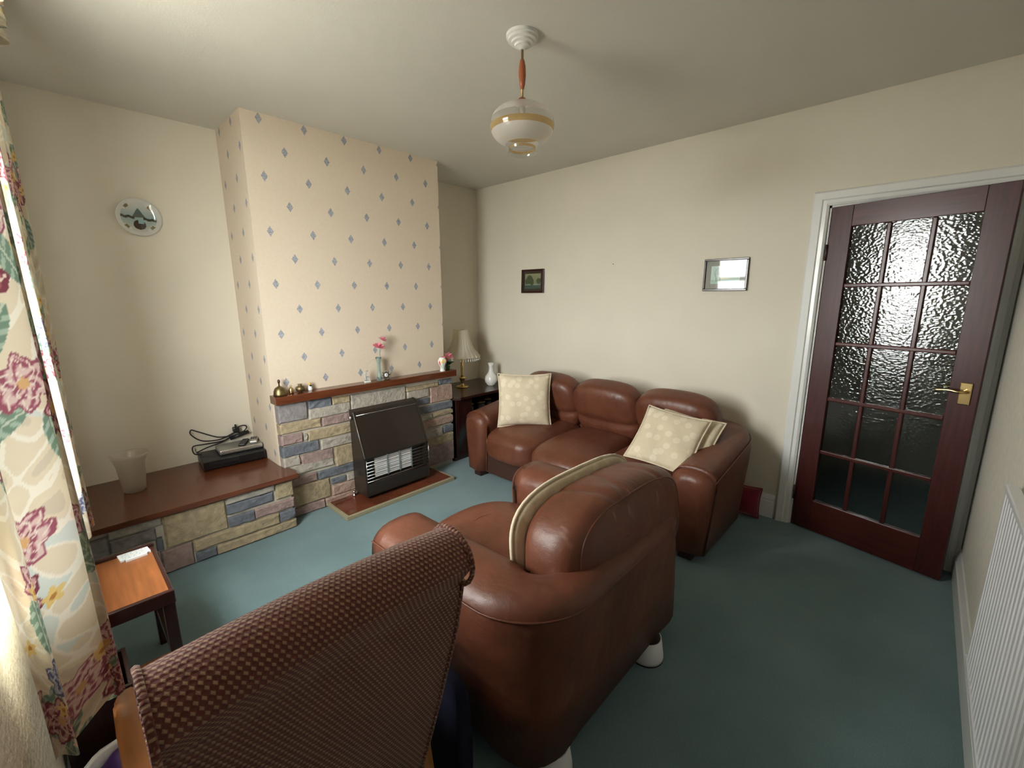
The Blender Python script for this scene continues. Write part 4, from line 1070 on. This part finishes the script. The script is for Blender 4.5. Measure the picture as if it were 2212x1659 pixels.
for s in (-1, 1):
    x = s*.288 if s < 0 else .236
    # arm: flat rounded board
    ya = -.20 if s < 0 else -.06
    poly = [(x-.028, ya), (x+.028, ya), (x+.030, .20), (x+.028, .30), (x+.014, .335), (x-.014, .335), (x-.028, .30), (x-.030, .20)]
    prism('arm_rest', poly, .545, .577, 'z', M['beech'], ch, .008)
    prism('front_leg', [(x-.02, .25), (x+.02, .25), (x+.02, .30), (x-.02, .30)], 0, .546, 'z', M['beech'], ch, .005)
    prism('rear_leg', [(-.165, 0), (-.125, 0), (-.030, .546), (-.072, .546)] if s > 0 else [(-.235, 0), (-.195, 0), (-.128, .546), (-.175, .546)], x-.018, x+.018, 'x', M['beech'], ch, .005)
    box('side_rail', x-.014, x+.014, -.17 if s < 0 else -.08, .26, .27, .33, M['beech'], ch, .004)
box('front_rail', -.27, .27, .262, .288, .26, .33, M['beech'], ch, .004)
box('rear_rail', -.27, .20, -.115, -.092, .20, .25, M['beech'], ch, .004)

# navy bag between the two chairs
nb = thing('tote_bag', 'dark navy cloth bag standing between the checked chair and the armchair', 'bag', (-2.545, -2.52, 0))
def bagfn(x, y, z): return (x*(1-.25*max(0, z/.2)), y*(1-.04*max(0, z/.2)), z+.01*math.sin(20*y))
puff('bag_body', .038, .20, .20, M['navy'], nb, 6, 14, (0, 0, .201), None, bagfn)
for s in (-1, 1):
    tube('handle', smooth_path([(s*.02, -.07, .38), (s*.022, -.06, .44), (s*.018, 0, .465), (s*.022, .06, .44), (s*.02, .07, .38)]), .006, M['navy'], nb, 6)

# ------------------------------------------------------------------ small table under the curtain, with coaster
tb = thing('side_table', 'small dark legged side table with orange brown top by the curtain', 'table', (-3.185, -1.475, 0))
# local x: -.155 .. .155 ; y: -.215 .. .215
box('table_top', -.150, .142, -.203, .203, .428, .448, M['orange'], tb, .002)
box('end_rim', -.155, .155, .203, .222, .415, .462, M['darkwood'], tb, .004)
box('end_rim', -.155, .155, -.222, -.203, .405, .456, M['darkwood'], tb, .004)
box('side_rim', .142, .155, -.203, .203, .405, .450, M['darkwood'], tb, .003); box('side_rim', -.160, -.150, -.203, .203, .405, .450, M['darkwood'], tb, .003)
for x in (-.135, .135):
    for y in (-.195, .195): box('leg', x-.018, x+.018, y-.018, y+.018, 0, .415, M['darkwood'], tb, .003)
for x in (-.135, .135): box('stretcher', x-.012, x+.012, -.178, .178, .15, .18, M['darkwood'], tb, .002)
for y in (-.195, .195): box('stretcher', -.118, .118, y-.010, y+.010, .17, .20, M['orange'], tb, .002)
# coaster: flat printed rounded tile
cs = thing('coaster', 'white rounded tile coaster with faint printed pattern on the orange table', 'coaster', (-3.098, -1.292, .4485), math.radians(6))
bm = bmesh.new(); add_box(bm, -.048, .048, -.046, .046, 0, .008)
bmesh.ops.bevel(bm, geom=[e for e in bm.edges if abs(e.verts[0].co.z-e.verts[1].co.z) > .001], offset=.014, segments=4, affect='EDGES')
bm_obj('tile', bm, M['paper'], cs)
n = 40; vs, cols = [], []
for j in range(n+1):
    for i in range(n+1):
        u, v_ = -1+2*i/n, -1+2*j/n
        vs.append((.040*u, .038*v_, .0083)); c = (.80, .83, .86)
        q = math.sin(11*u+4*math.sin(7*v_))*math.sin(9*v_+3*u)
        if q > .72: c = (.25, .42, .60)
        elif q < -.75: c = (.72, .45, .25)
        elif abs(q) < .05: c = (.45, .62, .58)
        cols.append(c)
fs = [(j*(n+1)+i, j*(n+1)+i+1, (j+1)*(n+1)+i+1, (j+1)*(n+1)+i) for j in range(n) for i in range(n)]
pr_ = mesh_obj('print', vs, fs, MATS['art_print'], cs); set_print(pr_, np.array(cols))

# dark box and the bin with purple bag, under the near curtain
dbx = thing('wooden_box', 'dark brown wooden box on the carpet before the small table', 'box', (-3.262, -1.86, 0))
for nm, x0, x1, y0, y1 in (('side', -.078, .078, -.10, -.088), ('side', -.078, .078, .088, .10), ('side', -.078, -.066, -.088, .088), ('side', .066, .078, -.088, .088)):
    box(nm, x0, x1, y0, y1, 0, .36, M['darkwood'], dbx, .002)
box('bottom', -.066, .066, -.088, .088, .004, .016, M['darkwood'], dbx)
bn = thing('waste_bin', 'black waste bin with white liner and purple wrapper under the curtain', 'bin', (-3.235, -2.10, 0))
lathe('bin_body', [(0, 0), (.075, 0), (.092, .24), (.088, .24), (.072, .01), (0, .01)], M['black'], bn, 28)
lathe('liner', [(.090, .225), (.097, .235), (.094, .248), (.082, .243), (.078, .20)], M['paper'], bn, 28, rib=.02, ribn=9, closed=False)
def crum2(x, y, z): k = 1+.15*math.sin(60*x+31*z)+.1*math.sin(70*y); return (x*k, y*k, z*k)
puff('wrapper', .068, .068, .05, M['purple'], bn, 2.6, 12, (0, 0, .205), None, crum2)

# ------------------------------------------------------------------ radiator on the front wall
rd = thing('radiator', 'white ribbed panel radiator on the textured wall beside the door', 'radiator', (-1.90, -L, 0))
x0r, x1r, z0r, z1r, yr = -.72, .74, .225, .885, .040
vs, fs = [], []
nr = 36; prof = []
for i in range(nr):
    xa = x0r+(x1r-x0r)*i/nr; wd = (x1r-x0r)/nr
    prof += [(xa, yr-.007), (xa+wd*.2, yr-.007), (xa+wd*.35, yr), (xa+wd*.85, yr)]
prof += [(x1r, yr-.007)]
poly = prof+[(x1r, yr-.022), (x0r, yr-.022)]
prism('ribbed_panel', poly, z0r+.02, z1r-.02, 'z', M['rad'], rd)
box('top_rail', x0r, x1r+.004, .010, yr+.003, z1r-.022, z1r, M['rad'], rd, .004); box('bottom_rail', x0r, x1r+.004, .012, yr+.003, z0r, z0r+.022, M['rad'], rd, .004)
for x in (x0r+.2, x1r-.2): box('bracket', x-.015, x+.015, 0.001, .020, z0r+.1, z1r-.1, M['rad'], rd)
tube('pipe', [(x0r+.03, .025, z0r+.004), (x0r+.03, .025, .0)], .0075, M['rad'], rd, 8)

# ------------------------------------------------------------------ floral curtains and valance
def fabric_print(U, Z, seed):
    """printed roses, tulips, leaves and scrolls on cream (U, Z in metres along the cloth)"""
    sh = U.shape; rng = np.random.default_rng(seed)
    base = np.array([.70, .62, .48]); C = np.ones(sh+(3,))*base
    sw = np.sin(38*U+3*np.sin(23*Z+1))*np.sin(33*Z+3*np.sin(27*U))
    C[np.abs(sw) < .16] = (.80, .76, .66); C[sw > .72] = (.60, .53, .42)
    c2 = np.sin(9*U+2*np.sin(5*Z)+seed)*np.sin(7*Z+1.3*seed); C[(c2 > .5) & (sw > .1)] = (.60, .66, .62)
    def ell(cu, cz, a, b, th):
        du, dz = U-cu, Z-cz; x = du*np.cos(th)+dz*np.sin(th); y = -du*np.sin(th)+dz*np.cos(th)
        return (x/a)**2+(y/b)**2, x, y
    def leaf(cu, cz, l, th):
        d, x, y = ell(cu, cz, l, l*.42, th); k = d < 1
        C[k] = (.17, .26, .20); k2 = k & (np.abs(y) > .1*l) & (np.sin(x*260+y*200) > .3); C[k2] = (.36, .46, .38); C[k & (np.abs(y) < .04*l)] = (.50, .56, .46)
    def rose(cu, cz, r, th, pal):
        du, dz = U-cu, Z-cz; R = np.hypot(du, dz); A = np.arctan2(dz, du)+th
        edge = r*(1+.14*np.sin(6*A)+.06*np.sin(11*A+1)); k = R < edge
        t = R/edge
        pet = np.sin(5.0*A+11*t+1.5*np.sin(3*A)); sh_ = np.sin(9*A-14*t)
        C[k] = pal[1]; C[k & (pet > .15)] = pal[2]; C[k & (pet < -.45)] = pal[0]; C[k & (sh_ > .85)] = pal[3]; C[k & (t > .9)] = pal[0]
        C[k & (t < .22)] = (.62, .38, .18)
    def small(cu, cz, r):
        du, dz = U-cu, Z-cz; R = np.hypot(du, dz); A = np.arctan2(dz, du); k = R < r*(1+.25*np.sin(5*A))
        C[k] = (.72, .53, .20); C[R < r*.35] = (.45, .22, .06)
    red = [(.20, .05, .075), (.36, .12, .14), (.56, .34, .33), (.72, .60, .53)]
    pink = [(.30, .09, .13), (.50, .26, .29), (.66, .50, .47), (.76, .67, .60)]
    blue = [(.09, .10, .19), (.21, .24, .36), (.38, .41, .50), (.58, .60, .62)]
    z = .5
    k = 0
    P_ = .62
    for zi in range(6):
        for ui in range(5):
            cu = ui*.33+(.165 if zi % 2 else 0)+.05+.02*rng.normal(); cz = .66+zi*.30+.03*rng.normal()
            for _ in range(7): leaf(cu+.10*rng.normal(), cz+.07*rng.normal(), .045+.02*rng.random(), rng.random()*6)
            rose(cu, cz, .054, rng.random()*6, red); rose(cu-.085, cz+.05, .046, rng.random()*6, pink)
            rose(cu+.045, cz+.105, .050, rng.random()*6, blue if (ui+zi) % 2 == 0 else pink)
            for _ in range(4): small(cu+.09*rng.normal(), cz+.08*rng.normal()+.02, .017)
            k += 1
    return np.clip(C, 0, 1)
def curtain(name, label, y0, y1, z0, z1, folds, amp, xm, seed, cloth_w, nu, nz_, flare=0., pull=0.):
    o = thing(name, label, 'curtain', (xm, (y0+y1)/2, z0))
    s = np.linspace(0, 1, nu+1); zz = np.linspace(0, 1, nz_+1)
    S, Zt = np.meshgrid(s, zz)
    ph = 2*PI*folds*S+.35*np.sin(2*PI*S*1.7+seed)+.25*np.sin(3*Zt+seed)
    a = amp*(1-.35*Zt)+.006*np.sin(5*Zt+7*S)
    X = a*np.sin(ph)+.012*np.sin(2*PI*S*.8+seed)
    tt = np.clip(Zt/.45, 0, 1); tt = tt*tt*(3-2*tt)
    Y = (y0-y1)/2+(y1-y0)*S+.35*amp*np.sin(2*ph)+flare*(1-tt)*(1-S)
    if pull: X = X*(1-.8*np.exp(-(S/.10)**2))-pull*np.exp(-(S/.12)**2)
    hem = .018*np.sin(ph+.6)*(1-Zt)
    Z = (z1-z0)*Zt+hem
    vs = np.stack([X, Y, Z], -1).reshape(-1, 3)
    n = nu+1
    idx = np.arange((nu+1)*(nz_+1)).reshape(nz_+1, nu+1)
    fs = np.stack([idx[:-1, :-1], idx[:-1, 1:], idx[1:, 1:], idx[1:, :-1]], -1).reshape(-1, 4).tolist()
    b = mesh_obj('cloth', vs.tolist(), fs, MATS.get('floral_cloth') or vcol_mat('floral_cloth', .85, 0, .06), o, True)
    C = fabric_print(S*cloth_w, Zt*(z1-z0)+z0, seed)
    set_print(b, C.reshape(-1, 3))
    return o
c1 = curtain('curtain', 'floral curtain with long folds nearest the bare rough wall', -2.62, -1.97, .60, 2.42, 4.6, .044, -3.262, 1, 1.35, 440, 640, .17, .060)
c2 = curtain('curtain', 'floral curtain on the far window side by the alcove', -1.36, -.98, .58, 2.42, 3.4, .045, -3.245, 5, 1.0, 240, 400, .0)
# curtain rail and valance
rl = tag(tube('curtain_rail', [(-3.262, -2.52, 2.435), (-3.262, -.94, 2.435)], .012, M['white'], None, 10), 'white curtain rail above the left window', 'rail')
vl = thing('valance', 'short gathered floral valance along the curtain head', 'valance', (-3.20, -1.72, 2.418))
nu, nz_ = 240, 24
S, Zt = np.meshgrid(np.linspace(0, 1, nu+1), np.linspace(0, 1, nz_+1))
ph = 2*PI*22*S
X = .016*np.sin(ph)*(1.2-Zt)+.03; Y = -.80+1.60*S; Z = .10*Zt-.03*(np.abs(S-.5)*2)**4*(1-Zt)+.01*np.sin(ph*.5)*(1-Zt)
vs = np.stack([X, Y, Z], -1).reshape(-1, 3); idx = np.arange((nu+1)*(nz_+1)).reshape(nz_+1, nu+1)
fs = np.stack([idx[:-1, :-1], idx[:-1, 1:], idx[1:, 1:], idx[1:, :-1]], -1).reshape(-1, 4).tolist()
b = mesh_obj('cloth', vs.tolist(), fs, MATS['floral_cloth'], vl, True)
set_print(b, fabric_print(S*1.7, Zt*.2+.75, 3).reshape(-1, 3))
box('valance_board', -.14, .03, -.80, .80, .098, .110, M['white'], vl)
